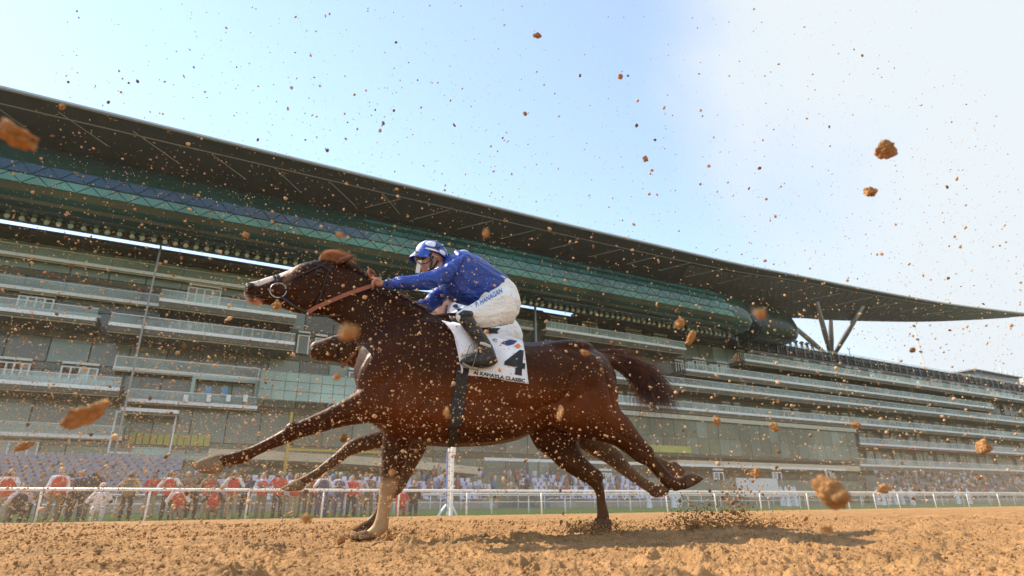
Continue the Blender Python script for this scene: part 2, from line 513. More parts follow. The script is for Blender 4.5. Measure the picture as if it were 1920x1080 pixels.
for k in range(12):
    w = (s2 - s1) / 12
    part('yellow_slat', M_YEL, (s1 + k * w, s1 + (k + 0.82) * w, 74.8, 74.95, zt - 1.15, zt))
# beige canopy over the paddock seats
s1, z1 = sz(390, 852, 62); s2 = s_at(905, 62, z1 - 0.2)
cv, cf = [], []
for k in range(25):
    t = k / 24; s = s1 + (s2 - s1) * t
    zz = z1 + 0.15 - 1.0 * t * t
    cv += [(s, 60.5 + 1.5 * t, zz - 0.55), (s, 60.5 + 1.5 * t, zz + 0.25), (s, 73, zz + 0.3), (s, 73, zz - 0.55)]
for k in range(24):
    a, b = k * 4, k * 4 + 4
    for i in range(4): cf.append((a + i, a + (i + 1) % 4, b + (i + 1) % 4, b + i))
cf += [(3, 2, 1, 0), (96, 97, 98, 99)]
mesh_obj('canopy', cv, cf, M_BEIGE, gs)
part('podium_wall', mat('podium', (0.20, 0.22, 0.17), 0.8, 0.15, 0.3), (-46, 215, 66, 66.4, -0.6, 3.6))
# yellow goal-like posts
s1, zt = sz(548, 772, 60)
part('yellow_post', M_YPOST, (s1 - 0.12, s1 + 0.12, 60, 60.2, 3, zt), (s1, s1 + 12, 60.02, 60.18, zt - 3.6, zt - 3.4))
# right half
balcony(1024, 615, 1286, th=0.9, D0=70.4)
balcony(1397, 674, 1930, th=0.7)
balcony(1286, 692, 1863, th=0.8, D0=70.5)
balcony(1000, 690, 1930, th=0.8, D0=71)
balcony(1000, 741, 1930, th=0.7, D0=71)
balcony(1613, 831, 1930, th=0.5, D0=71, m=M_RED)
balcony(1613, 871, 1930, th=0.9, D0=69)
for a in ((1032, 592, 30), (1092, 602, 28), (1172, 616, 30), (1225, 625, 25), (1298, 670, 24), (1343, 677, 22)): door(*a)
for li, zt in ((6, 27.6), (5, 24.0), (4, 20.8), (3, 17.4), (2, 14.1), (1, 10.6)):
    s = 58.0 if li < 4 else (72 if li < 6 else 88)
    if li < 3: s = 112
    while s < 208:
        door_sz(s, s + 1.9, zt - 0.1, 2.9, n=3)
        door_sz(s + 2.9, s + 4.3, zt - 0.1, 2.9, n=2)
        s += random.choice((8.2, 8.2, 9.4, 16.0))
# green glass block at ground level with a beige slab under it
s1 = S(1100, 790, 69); s2 = S(1612, 840, 69)
n = 26; w = (s2 - s1) / n
for k in range(n):
    for r in range(2):
        part('block_pane', random.choice((G_OLIVE, G_OLIV2, G_OLIVE)) if (k < 20 or r) else G_OLIV2, (s1 + k * w + 0.04, s1 + (k + 1) * w - 0.04, 69.5, 69.6, 7.4 + r * 2.55, 9.9 + r * 2.55))
part('glass_block', M_WALL, (s1, s2, 69.65, 75, 7.0, 12.6))
part('block_cornice', mat('cornice', (0.50, 0.47, 0.36), 0.8), (s1, s2 + 0.4, 69.2, 75, 12.62, 13.3))
part('yellow_strip', M_YEL, (S(1150, 850, 69), S(1300, 850, 69), 69.35, 69.45, 7.5, 8.5))
s1, z = sz(1270, 862, 68); s2 = s_at(1612, 68, z)
part('block_plinth', M_BEIGE, (s1, s2, 68, 75, z - 0.9, z))
s1, z = sz(1262, 869, 66.2)
part('white_ledge', M_WHITE, (s1 - 30, s_at(1582, 66.2, z), 66.0, 66.3, z - 0.35, z))
for x in (1083, 1122, 1335, 1445, 1545):
    s1, zt = sz(x, 876, 66.0); door_sz(s1, s1 + 2.0, zt - 0.2, 1.6, 65.9, 2)
# parapet lattice along the right-hand roof
b = MB(); b.box(84, 215, 71.2, 71.5, 26.9, 27.05); b.box(84, 215, 71.2, 71.5, 28.3, 28.5); b.box(84, 215, 71.9, 72.1, 26.9, 28.4)
k = 84.0
while k < 214:
    b.box(k, k + 0.25, 71.25, 71.45, 27.06, 28.29); k += 0.62
    b.add(tubevf([(k - 0.55, 71.35, 27.06), (k - 0.05, 71.35, 28.29)], 0.06, 4))
par = b.build('parapet', M_DARKST, gs)
k = 84.0
while k < 214:
    part('parapet_post', M_STEEL, (k, k + 0.16, 70.95, 71.18, 26.6, 28.6), parent=par); k += 2.6
part('terrace_glass', G_CLEAR, (84, 215, 73.0, 73.05, 28.9, 29.7))
for x, y in ((1468, 634), (1480, 636), (1491, 638), (1502, 640), (1512, 642), (1522, 644)):
    s1, zt = sz(x, y, 76.5)
    b = MB(); b.add(tubevf([(s1, 76.5, 28.9), (s1, 76.5, zt - 0.4)], 0.3, 10)); b.add(tubevf([(s1, 76.5, zt - 0.4), (s1, 76.5, zt - 0.25), (s1, 76.5, zt)], [0.55, 0.5, 0.2], 10))
    b.build('roof_vent', M_DARKST, gs)
for x, y in ((1442, 625), (1448, 626), (1453, 627), (1459, 628)):
    s1, zt = sz(x, y, 76.5)
    part('flue_pipe', M_STEEL, (s1 - 0.07, s1 + 0.07, 76.4, 76.54, 28.9, zt))
s1, zt = sz(1592, 655, 74)
b = MB(); b.box(s1 - 0.05, s1 + 0.05, 74, 74.1, 28.9, zt); b.add(tubevf([(s1 - 0.6, 74.05, zt + 0.3), (s1, 74.05, zt), (s1 + 0.6, 74.05, zt + 0.3)], 0.07, 5)); b.build('roof_aerial', M_DARKST, gs)
s1, z = sz(1812, 697, 80)
part('roof_pavilion', M_STEEL, (s1, s1 + 26, 78, 86, z + 0.2, z + 0.5), (s1 + 3, s1 + 26, 79, 85, 28.9, z + 0.2))

# ------------------------------------------------------------------ crescent roof
def on_z(px, py, z):
    d = ray(px, py); k = (z - CAM_H) / d.z
    p = CAM_P + d * k
    return p.dot(A_S), p.dot(A_N), z
front = [(s, 62.0, 37.4 + .45 * max(0, (s - 40) / 40)) for s in (-60, -40, -20, 0, 20, 40, 58, 75)]
for px, py, D in ((1488, 517, 62.0), (1630, 545, 61.0), (1771, 570, 59.5), (1870, 583, 58.0), (1921, 589, 57.0)):
    s, z = sz(px, py, D); front.append((s, D, z))
rear = [(s, 84.0, 34.2) for s in (-60, -40, -20, 0, 20, 40, 62, 84)]
for px, py, z in ((1484, 596, 34.2), (1559, 600, 34.9), (1714, 603, 36.0), (1830, 599, 37.6)): rear.append(on_z(px, py, z))
s, z = sz(1928, 592, 57.0); rear.append((s, 57.4, z))
rear[7] = (84.0, 79.0, 34.0)
NU, NV = 150, 14
def interp(pl, u):
    x = u * (len(pl) - 1); i = min(int(x), len(pl) - 2); t = x - i
    p0, p1, p2, p3 = pl[max(i - 1, 0)], pl[i], pl[i + 1], pl[min(i + 2, len(pl) - 1)]
    return tuple(0.5 * (2 * p1[k] + (p2[k] - p0[k]) * t + (2 * p0[k] - 5 * p1[k] + 4 * p2[k] - p3[k]) * t * t + (3 * p1[k] - p0[k] - 3 * p2[k] + p3[k]) * t ** 3) for k in range(3))
def under(u, v, off=0.0):
    a, b = Vector(interp(front, u)), Vector(interp(rear, u))
    p = a.lerp(b, v)
    wid = (b - a).length
    p.z -= 0.045 * wid * math.sin(math.pi * v) ** 0.8 + off
    return p
def upper(u, v):
    a, b = Vector(interp(front, u)), Vector(interp(rear, u))
    p = a.lerp(b, v); wid = (b - a).length
    p.z += 0.03 + 0.07 * wid * math.sin(math.pi * v)
    return p
V, F = [], []
for i in range(NU + 1):
    for j in range(NV + 1): V.append(under(i / NU, j / NV))
base = len(V)
for i in range(NU + 1):
    for j in range(NV + 1): V.append(upper(i / NU, j / NV) + Vector((0, 0, 0.12)))
W = NV + 1
for i in range(NU):
    for j in range(NV):
        a = i * W + j
        F.append((a, a + 1, a + W + 1, a + W)); F.append((base + a, base + a + W, base + a + W + 1, base + a + 1))
    F.append((i * W, (i + 1) * W, base + (i + 1) * W, base + i * W))
    F.append((i * W + NV, base + i * W + NV, base + (i + 1) * W + NV, (i + 1) * W + NV))
roof = mesh_obj('roof', V, F, M_ROOF, gs, smooth=False)
roof_bvh = BVHTree.FromPolygons([Vector(v) for v in V], F)
STAND_I = STAND_M.inverted()
def hit_roof(px, py):
    o = STAND_I @ CAM_P; d = (STAND_I.to_3x3() @ ray(px, py)).normalized()
    h = roof_bvh.ray_cast(o, d, 400)
    return h[0]
mesh_obj('roof_edge', *tubevf([Vector(interp(front, i / NU)) + Vector((0, -0.1, 0.1)) for i in range(NU + 1)], 0.22, 6), mat('edge_metal', (0.42, 0.42, 0.40), 0.35, metal=0.5), roof)
mesh_obj('fascia_seam', *tubevf([under(i / NU, 0.075, 0.06) for i in range(NU + 1)], 0.07, 4), M_BRONZE, roof)
for a in ((0, 203, 45, 235), (110, 208, 203, 272), (250, 244, 338, 306), (397, 287, 462, 335), (515, 313, 565, 360), (617, 338, 667, 385), (718, 362, 750, 400), (684, 388, 752, 371), (775, 410, 842, 392), (858, 428, 925, 412), (938, 446, 1003, 430), (1030, 466, 1085, 452), (1105, 480, 1165, 466), (1175, 494, 1235, 479), (1235, 506, 1297, 491), (1285, 518, 1355, 503), (1345, 531, 1408, 515), (1405, 541, 1470, 526), (1462, 552, 1525, 536), (1490, 566, 1575, 549), (1570, 570, 1636, 556), (1630, 577, 1690, 566), (1690, 583, 1735, 575), (1740, 588, 1785, 582)):
    p, q = hit_roof(a[0], a[1]), hit_roof(a[2], a[3])
    if p and q: mesh_obj('roof_rib', *tubevf([p - Vector((0, 0, 0.12)), (p + q) / 2 - Vector((0, 0, 0.12)), q - Vector((0, 0, 0.12))], 0.04, 5), M_RIB, roof)
# cladding panels of the visible underside
NP, u0, u1 = 58, 0.54, 0.965
for i in range(NP):
    for j in range(5):
        ua, ub = u0 + (u1 - u0) * i / NP + 0.0004, u0 + (u1 - u0) * (i + 1) / NP - 0.0004
        va, vb = 0.10 + 0.9 * j / 5 + 0.006, 0.10 + 0.9 * (j + 1) / 5 - 0.006
        q = [under(ua, va, 0.03), under(ub, va, 0.03), under(ub, vb, 0.03), under(ua, vb, 0.03)]
        q2 = [p - Vector((0, 0, 0.05)) for p in q]
        mesh_obj('roof_panel', q + q2, [(0, 1, 2, 3), (7, 6, 5, 4), (0, 4, 5, 1), (1, 5, 6, 2), (2, 6, 7, 3), (3, 7, 4, 0)], M_PANEL, roof)
# V struts
s, z = sz(1556, 657, 75.5)
foot = Vector((s, 75.5, 28.9))
for px, py in ((1531, 566), (1557, 599), (1618, 573), (1474, 600)):
    h = hit_roof(px, py)
    if h is None: h = Vector(on_z(px, py, 34.5))
    mesh_obj('roof_strut', *tubevf([foot, foot.lerp(h, 0.5), h], [0.38, 0.55, 0.42], 10), M_BRONZE, gs, smooth=True)
part('strut_shoe', M_BRONZE, (s - 1.2, s + 1.2, 74.6, 76.4, 28.91, 29.6))

# ------------------------------------------------------------------ glass pod under the roof
PROF = [(75.5, 31.0), (70.3, 28.05), (67.2, 27.55), (65.0, 27.95), (64.2, 29.2), (64.2, 30.2), (64.6, 31.6), (66.0, 33.9), (69.5, 36.0), (75.5, 36.0)]
def pod(s0, s1, endlen, dD=0.0, body=G_POD):
    cx, cz = 70.5 + dD, 31.6
    secs = []
    for k in range(13):
        secs.append((s0 + (s1 - endlen - s0) * k / 12, 1.0))
    for k in range(1, 11):
        t = k / 10; secs.append((s1 - endlen + endlen * math.sin(t * math.pi / 2), math.sqrt(max(0, 1 - (1 - math.cos(t * math.pi / 2)) ** 2)) if t < 1 else 0.02))
    secs = [(s, max(0.02, sc)) for s, sc in secs]
    V, F = [], []
    pr = catmull(PROF, 3); n = len(pr)
    for s, sc in secs:
        for d, z in pr: V.append((s, cx + (d + dD - cx) * sc, cz + (z - cz) * sc))
    for i in range(len(secs) - 1):
        for k in range(n):
            F.append((i * n + k, i * n + (k + 1) % n, (i + 1) * n + (k + 1) % n, (i + 1) * n + k))
    F.append(tuple(range(n))); F.append(tuple(reversed(range((len(secs) - 1) * n, len(secs) * n))))
    return mesh_obj('glass_pod', V, F, body, gs, smooth=True)
POD_END = S(1405, 600, 66.5)
pd = pod(-46, POD_END, 7.0)
tag(pod(POD_END + 2.2, POD_END + 14.0, 9.0, 1.5, glassmat('pod_glass_far', (0.008, 0.024, 0.014), 0.25, 0.3)), 'dark green end pod with a rounded nose')
def prof_pt(s, t, off):
    """point on the pod front; t runs over the profile points 2..6"""
    i = min(int(t), len(PROF) - 2); f = t - i
    a, b = PROF[i], PROF[i + 1]
    d = (b[0] - a[0], b[1] - a[1]); L = math.hypot(*d); nx, nz = d[1] / L, -d[0] / L
    sgn = 1 if True else -1
    return Vector((s, a[0] + d[0] * f - abs(nx) * off, a[1] + d[1] * f - (0.0 if nx else off)))
step = 2.15
def tri_row(t0, t1, mfun, s0, s1, phase=0.0):
    k = 0
    while s0 + (k + 1) * step / 2 < s1:
        sa = s0 + phase + k * step / 2
        up = k % 2
        tri = [(sa, t0 if up else t1), (sa + step, t0 if up else t1), (sa + step / 2, t1 if up else t0)]
        c = (sum(p[0] for p in tri) / 3, sum(p[1] for p in tri) / 3)
        pts = [prof_pt(c[0] + (p[0] - c[0]) * 0.90, c[1] + (p[1] - c[1]) * 0.90, 0.16) for p in tri]
        bk = [p + Vector((0, 0.05, 0)) for p in pts]
        mesh_obj('lattice_pane', pts + bk, [(0, 1, 2), (5, 4, 3), (0, 3, 4, 1), (1, 4, 5, 2), (2, 5, 3, 0)], mfun(sa), pd)
        k += 1
tri_row(4.0, 4.97, lambda s: G_PODG, -26, POD_END - 7)
tri_row(5.03, 6.0, lambda s: G_PODB if s < 14 else G_PODT, -26, POD_END - 7, 0.55)
tri_row(6.06, 6.96, lambda s: G_PODT, 14, POD_END - 8, 0.0)
mesh_obj('brown_band', [(s, d, z) for s in (-46, POD_END - 6) for d, z in ((65.15, 27.75), (64.05, 29.05), (64.4, 29.05), (65.5, 27.9))], [(0, 1, 5, 4), (1, 2, 6, 5), (2, 3, 7, 6), (3, 0, 4, 7), (3, 2, 1, 0), (4, 5, 6, 7)], G_PODO, pd)
# spotlight truss hanging below the pod
b = MB()
for D, z in ((68.6, 28.15), (68.6, 27.05), (70.6, 28.15), (70.6, 27.05)): b.box(-46, POD_END - 1.5, D - 0.09, D + 0.09, z - 0.09, z + 0.09)
b.box(-46, POD_END - 1.5, 68.8, 68.9, 27.15, 28.05)
k = -46.0; i = 0
while k < POD_END - 2.5:
    b.add(tubevf([(k, 68.6, 27.05 if i % 2 else 28.15), (k + 0.75, 68.6, 28.15 if i % 2 else 27.05)], 0.06, 4)); k += 0.75; i += 1
tr = b.build('light_truss', M_DARKST, gs)
lampme = bpy.data.meshes.new('spotlight')
v, f = tubevf([(0, 0, 0), (0, 0.12, 0), (0, 0.5, 0)], [0.23, 0.25, 0.14], 10); lampme.from_pydata([tuple(p) for p in v], [], f); lampme.materials.append(M_LAMP)
k = -22.0; i = 0
while k < POD_END - 2.5:
    o = bpy.data.objects.new('spotlight', lampme); COL.objects.link(o); o.parent = tr
    o.location = (k + random.uniform(-0.08, 0.08), 68.3, 27.86 if i % 2 else 27.38); o.rotation_euler = (random.uniform(-0.4, -0.1), 0, random.uniform(-0.4, 0.4))
    k += 0.52; i += 1

# ------------------------------------------------------------------ terraces with seats in front of the stand
M_SEATA = mat('seat_mauve', (0.30, 0.29, 0.34), 0.6, 0.2, 2.0)
M_SEATB = mat('seat_lilac', (0.62, 0.60, 0.74), 0.6, 0.15, 2.0)
M_STEP = mat('terrace_step', (0.30, 0.29, 0.25), 0.85, 0.15, 0.6)
def terrace(name, label, s0, s1, D0, z0, rows, rise, going, mseat, skip=0.0, pitch=0.62):
    t = thing(name, label, 'seating', rotz=math.atan2(A_S.y, A_S.x))
    b = MB()
    for r in range(rows): b.box(s0, s1, D0 + r * going, D0 + rows * going + 0.5, z0 + (r - 1) * rise if r else -0.6, z0 + r * rise)
    b.build('steps', M_STEP, t)
    sb = MB()
    for r in range(rows):
        n = int((s1 - s0) / pitch)
        for k in range(n):
            if random.random() < skip: continue
            s = s0 + k * pitch + 0.1; D = D0 + r * going + 0.3; z = z0 + r * rise
            s += .28 * (r % 2); sb.box(s, s + 0.42, D, D + 0.4, z + 0.20, z + 0.27); sb.box(s, s + 0.42, D + 0.4, D + 0.46, z + 0.22, z + 0.62)
    tag(sb.build('seat_rows', mseat, t), kind='stuff')
    return t
terrace('seating_terrace', 'grey tiered seats on the left behind the red-vested photographers', -16, S(335, 890, 46), 44.5, 0.7, 11, 0.27, 0.80, M_SEATA, 0.02, 0.56)
terrace('seating_terrace', 'pale lilac tiered seats behind the finish post', S(480, 890, 47), S(800, 890, 47) + 6, 46, 0.5, 5, 0.36, 1.1, M_SEATB, 0.25)
terrace('seating_terrace', 'pale lilac tiered seats framed by the chestnut horse belly and hind leg', S(905, 890, 47) + 6, S(1260, 890, 47), 46, 0.5, 6, 0.38, 1.1, M_SEATB, 0.12)
terrace('seating_terrace', 'crowded far terrace at the right end below the last balcony', 104, 214, 56, 0.6, 8, 0.55, 1.1, mat('seat_dull', (0.30, 0.25, 0.24), 0.8), 0.3, 0.9)
M_CROWD = [mat('crowd_%d' % i, c, 0.9) for i, c in enumerate([(0.30, 0.10, 0.08), (0.55, 0.52, 0.52), (0.06, 0.06, 0.09), (0.30, 0.24, 0.17), (0.16, 0.17, 0.26)])]
def crowd(name, label, spots):
    bs = [MB() for _ in M_CROWD]; hb = MB()
    V, F, I = [], [], []
    for s, D, z in spots:
        h = random.uniform(0.7, 1.05); c = random.randrange(len(M_CROWD))
        for sh, mi in ((tubevf([(s, D, z), (s, D, z + h * 0.45), (s, D, z + h * 0.8), (s, D, z + h * 0.84)], [0.17, 0.25, 0.20, 0.07], 6), c), (ballvf((s, D, z + h), (0.10, 0.11, 0.14), nu=6, nv=4), 5)):
            n = len(V); V += [tuple(p) for p in sh[0]]
            for f in sh[1]: F.append(tuple(i + n for i in f)); I.append(mi)
    o = mesh_obj(name, V, F, None, None, True, M_CROWD + [mat('crowd_skin', (0.33, 0.19, 0.12), 0.8)], I)
    o.rotation_euler = (0, 0, math.atan2(A_S.y, A_S.x))
    return tag(o, label, 'crowd', kind='stuff')
sp = []
for r in range(6): sp += [(random.uniform(S(780, 890, 47), S(1260, 890, 47)), 46.5 + r * 1.1, 0.75 + r * 0.37) for _ in range(17)]
crowd('crowd', 'spectators scattered over the lilac seats below the horse', sp)
sp = []
for r in range(8): sp += [(random.uniform(104, 213), 56.4 + r * 1.1, 0.85 + r * 0.55) for _ in range(95)]
crowd('crowd', 'dense distant crowd on the far right terrace', sp)
sp = []
for x1, y1, x2, D0 in ((205, 605, 552, 70.2), (1024, 615, 1286, 70.4)):
    s1, z = sz(x1, y1, D0); s2 = s_at(x2, D0, z)
    sp += [(random.uniform(s1 + 4, s2 - 1), D0 + random.uniform(0.6, 1.6), z + 0.2) for _ in range(34)]
for (x1, y1) in ((1397, 674), (1286, 692), (1000, 690), (1000, 741)):
    s1, z = sz(x1, y1, 71); s1 = max(s1, 60)
    sp += [(random.uniform(s1, 205), 71 + random.uniform(0.5, 1.6), z + 0.2) for _ in range(90)]
crowd('crowd', 'tiny spectators lining the grandstand balconies', sp)
# ------------------------------------------------------------------ horses and jockeys
H_ANG = R(16)
HF = Vector((-math.cos(H_ANG), -math.sin(H_ANG), 0))     # the way the horses run
HN = Vector((math.sin(H_ANG), -math.cos(H_ANG), 0))      # towards their left side, the side in view
H0 = Vector((-0.232 * 4.1, 4.1, 0))
def pl(px, py, lat=0.0):
    """pixel -> point on the upright plane through the running line, lat metres to the near side"""
    d = ray(px, py)
    o = H0 + HN * lat
    return CAM_P + d * ((o - CAM_P).dot(HN) / d.dot(HN))
def loft(rows, n=20, sub=4, sq=1.0, cap=0.5):
    """rows of (xt, yt, xb, yb, half width, lateral, [sq]); rings between a top and a bottom pixel"""
    rr = catmull(rows, sub)
    V, F = [], []
    for r in rr:
        T, B = pl(r[0], r[1], r[5]), pl(r[2], r[3], r[5])
        C, v = (T + B) / 2, (T - B) / 2
        for k in range(n):
            a = 2 * math.pi * k / n
            c, s = math.cos(a), math.sin(a)
            c2 = math.copysign(abs(c) ** sq, c); s2 = math.copysign(abs(s) ** sq, s)
            V.append(C + v * c2 + HN * (r[4] * s2))
    m = len(rr)
    for i in range(m - 1):
        for k in range(n):
            k2 = (k + 1) % n
            F.append((i * n + k, i * n + k2, (i + 1) * n + k2, (i + 1) * n + k))
    for e, i in ((0, 0), (1, m - 1)):
        ring = V[i * n:(i + 1) * n]
        c = sum(ring, Vector()) / n
        nb = V[(1 if e == 0 else m - 2) * n:(2 if e == 0 else m - 1) * n]
        d = c - sum(nb, Vector()) / n
        rad = min((p - c).length for p in ring)
        tip = c + d.normalized() * rad * cap if d.length > 1e-6 else c
        V.append(tip); t = len(V) - 1
        for k in range(n):
            k2 = (k + 1) % n
            F.append((t, i * n + k2, i * n + k) if e == 0 else (t, i * n + k, i * n + k2))
    return V, F
HROT = Matrix((HF, HN, Vector((0, 0, 1)))).transposed()
def blob(px, py, lat, rx, ry, rz, tilt=0.0):
    """muscle: ellipsoid with radii along the body, across, and up; tilt turns it in the side view"""
    return ballvf(pl(px, py, lat), (rx, ry, rz), HROT @ Matrix.Rotation(tilt, 3, 'Y'), 16, 10)

def coatmat(name, dark, light):
    m = bpy.data.materials.new(name); m.use_nodes = True
    n, l = m.node_tree.nodes, m.node_tree.links
    b = n['Principled BSDF']
    at = n.new('ShaderNodeAttribute'); at.attribute_name = 'coat'
    tc = n.new('ShaderNodeTexCoord')
    t = n.new('ShaderNodeTexNoise'); t.inputs['Scale'].default_value = 3.2; t.inputs['Detail'].default_value = 7; t.inputs['Roughness'].default_value = 0.65
    l.new(tc.outputs['Object'], t.inputs['Vector'])
    rp = n.new('ShaderNodeValToRGB')
    rp.color_ramp.elements[0].position = 0.30; rp.color_ramp.elements[0].color = (0.62, 0.60, 0.58, 1)
    rp.color_ramp.elements[1].position = 0.72; rp.color_ramp.elements[1].color = (1.35, 1.3, 1.25, 1)
    mx = n.new('ShaderNodeMixRGB'); mx.blend_type = 'MULTIPLY'; mx.inputs['Fac'].default_value = 1.0
    l.new(t.outputs['Fac'], rp.inputs['Fac']); l.new(at.outputs['Color'], mx.inputs['Color1']); l.new(rp.outputs['Color'], mx.inputs['Color2'])
    # speckled dust and splashed dirt on the hair
    d = n.new('ShaderNodeTexNoise'); d.inputs['Scale'].default_value = 42; d.inputs['Detail'].default_value = 5; d.inputs['Roughness'].default_value = 0.75
    l.new(tc.outputs['Object'], d.inputs['Vector'])
    dr = n.new('ShaderNodeValToRGB'); dr.color_ramp.elements[0].position = 0.60; dr.color_ramp.elements[1].position = 0.75
    l.new(d.outputs['Fac'], dr.inputs['Fac'])
    dm = n.new('ShaderNodeMixRGB'); dm.inputs['Color2'].default_value = (0.26, 0.13, 0.055, 1)
    sc = n.new('ShaderNodeMath'); sc.operation = 'MULTIPLY'; sc.inputs[1].default_value = 0.5
    l.new(dr.outputs['Color'], sc.inputs[0]); l.new(sc.outputs[0], dm.inputs['Fac']); l.new(mx.outputs['Color'], dm.inputs['Color1'])
    l.new(dm.outputs['Color'], b.inputs['Base Color'])
    b.inputs['Roughness'].default_value = 0.44
    b.inputs['Specular IOR Level'].default_value = 0.22
    b.inputs['Specular Tint'].default_value = (1.0, 0.62, 0.42, 1)
    b.inputs['Sheen Weight'].default_value = 0.02; b.inputs['Sheen Tint'].default_value = (1.0, 0.6, 0.35, 1); b.inputs['Sheen Roughness'].default_value = 0.35
    t2 = n.new('ShaderNodeTexNoise'); t2.inputs['Scale'].default_value = 30; t2.inputs['Detail'].default_value = 8; t2.inputs['Roughness'].default_value = 0.6
    mp = n.new('ShaderNodeMapping'); mp.inputs['Scale'].default_value = (1.0, 1.0, 0.45)
    l.new(tc.outputs['Object'], mp.inputs['Vector']); l.new(mp.outputs['Vector'], t2.inputs['Vector'])
    bp = n.new('ShaderNodeBump'); bp.inputs['Strength'].default_value = 0.5; bp.inputs['Distance'].default_value = 0.012
    l.new(t2.outputs['Fac'], bp.inputs['Height']); l.new(bp.outputs['Normal'], b.inputs['Normal'])
    return m
M_COAT = coatmat('chestnut_coat', None, None)
M_HOOF = mat('hoof_horn', (0.22, 0.15, 0.09), 0.9, 0.3, 12.0, 0.3, 60.0, spec=0.15)
M_HOOFD = mat('hoof_dark', (0.13, 0.065, 0.035), 0.9, 0.3, 12.0, 0.3, 60.0, spec=0.1)
M_HAIR = mat('red_hair', (0.090, 0.025, 0.009), 0.45, 0.4, 8.0, spec=0.4)
M_FORE = mat('ginger_forelock', (0.52, 0.20, 0.055), 0.5, 0.3, 14.0)
M_EYE = mat('eye', (0.012, 0.008, 0.006), 0.08)
M_NOST = mat('nostril', (0.022, 0.010, 0.008), 0.6)
M_LEATHER = mat('brown_leather', (0.26, 0.066, 0.020), 0.5, 0.25, 20.0, 0.2, 80.0)
M_BLACKL = mat('black_leather', (0.018, 0.013, 0.010), 0.62, 0.4, 14.0, 0.25, 40.0)
M_METAL = mat('bit_steel', (0.42, 0.40, 0.37), 0.35, metal=1.0)
M_CLOTH = mat('white_cloth', (0.78, 0.77, 0.80), 0.8, 0.10, 6.0, 0.3, 22.0)
M_PRINT = mat('black_print', (0.015, 0.015, 0.018), 0.7)
M_NAVY = mat('navy_print', (0.02, 0.035, 0.14), 0.7)
M_ORANGE = mat('orange_print', (0.75, 0.22, 0.04), 0.7)

def strands(paths, w=0.0016, n=3):
    b = MB()
    for p in paths:
        k = len(p)
        b.add(tubevf(p, [w * (1 - 0.85 * i / (k - 1)) for i in range(k)], n, cap=False))
    return b
def hair_paths(rootfn, tipfn, count, sag=0.0, steps=7, jit=0.02, bow=None):
    out = []
    for _ in range(count):
        a, b = rootfn(), tipfn()
        mid = bow() if bow else None
        wob = Vector((random.gauss(0, jit), random.gauss(0, jit), random.gauss(0, jit)))
        p = []
        for i in range(steps):
            t = i / (steps - 1)
            q = a.lerp(b, t) if mid is None else a * (1 - t) ** 2 + mid * 2 * t * (1 - t) + b * t * t
            p.append(q + wob * math.sin(t * math.pi) - Vector((0, 0, sag * t * t)))
        out.append(p)
    return out

def carve(me, lines):
    """grooves (negative) and ridges along pixel lines on the near side"""
    n = len(me.vertices)
    co = np.empty(n * 3); me.vertices.foreach_get('co', co); co = co.reshape(-1, 3)
    nr = np.empty(n * 3); me.vertices.foreach_get('normal', nr); nr = nr.reshape(-1, 3)
    bv = BVHTree.FromPolygons([v.co for v in me.vertices], [tuple(p.vertices) for p in me.polygons])
    disp = np.zeros(n)
    for pix, w, dep in lines:
        P = []
        for i in range(len(pix) - 1):
            for k in range(2):
                t = k / 2; P.append((pix[i][0] * (1 - t) + pix[i + 1][0] * t, pix[i][1] * (1 - t) + pix[i + 1][1] * t))
        P.append(pix[-1])
        Q = []
        for x, y in P:
            d = ray(x, y).normalized(); h = bv.ray_cast(CAM_P + d * 1.5, d, 8)
            if h[0] is not None: Q.append(h[0])
        if len(Q) < 2: continue
        qa = np.array(Q); idx = np.nonzero(np.all((co > qa.min(0) - 3 * w) & (co < qa.max(0) + 3 * w), axis=1))[0]
        best = np.full(len(idx), 9.0)
        for a, b in zip(Q[:-1], Q[1:]):
            if (b - a).length < 1e-5 or (b - a).length > .2: continue
            d, t = segdist(co[idx], a, b); best = np.minimum(best, d)
        disp[idx] += dep * np.exp(-(best / w) ** 2)
    co = co + nr * disp[:, None]
    me.vertices.foreach_set('co', co.ravel()); me.update()
def ripple(me, amp, sc, axis, seed=0.0, turb=.6):
    """cloth folds: ridged noise stretched along axis"""
    ax = Vector(axis).normalized()
    co = [v.co.copy() for v in me.vertices]; nrm = [v.normal.copy() for v in me.vertices]; out = []
    for p, nn in zip(co, nrm):
        al = p.dot(ax); q = (p - ax * al) * sc + ax * al * sc * .22 + Vector((seed, seed, seed))
        q += noise.noise_vector(p * sc * .5) * turb
        r = 1 - abs(noise.noise(q)) * 2.2
        r2 = noise.noise(q * 2.3)
        out += list(p + nn * (amp * (r * r * (1 if r > 0 else -1) + .35 * r2)))
    me.vertices.foreach_set('co', out)
    me.update()
def finish_body(shells, voxel, paint, smooth=5, lines=None):
    me = solid(shells, voxel, smooth)
    if lines: carve(me, lines)
    n = len(me.vertices)
    co = np.empty(n * 3); me.vertices.foreach_get('co', co); co = co.reshape(-1, 3)
    nr = np.empty(n * 3); me.vertices.foreach_get('normal', nr); nr = nr.reshape(-1, 3)
    col = paint(co, nr)
    at = me.attributes.new('coat', 'FLOAT_COLOR', 'POINT')
    at.data.foreach_set('color', np.hstack([col, np.ones((n, 1))]).astype(np.float32).ravel())
    return me
def segdist(co, a, b):
    a, b = np.array(a), np.array(b); d = b - a
    t = np.clip(((co - a) @ d) / (d @ d), 0, 1)
    return np.linalg.norm(co - (a + t[:, None] * d), axis=1), t
def sstep(x, a, b):
    t = np.clip((x - a) / (b - a), 0, 1); return t * t * (3 - 2 * t)

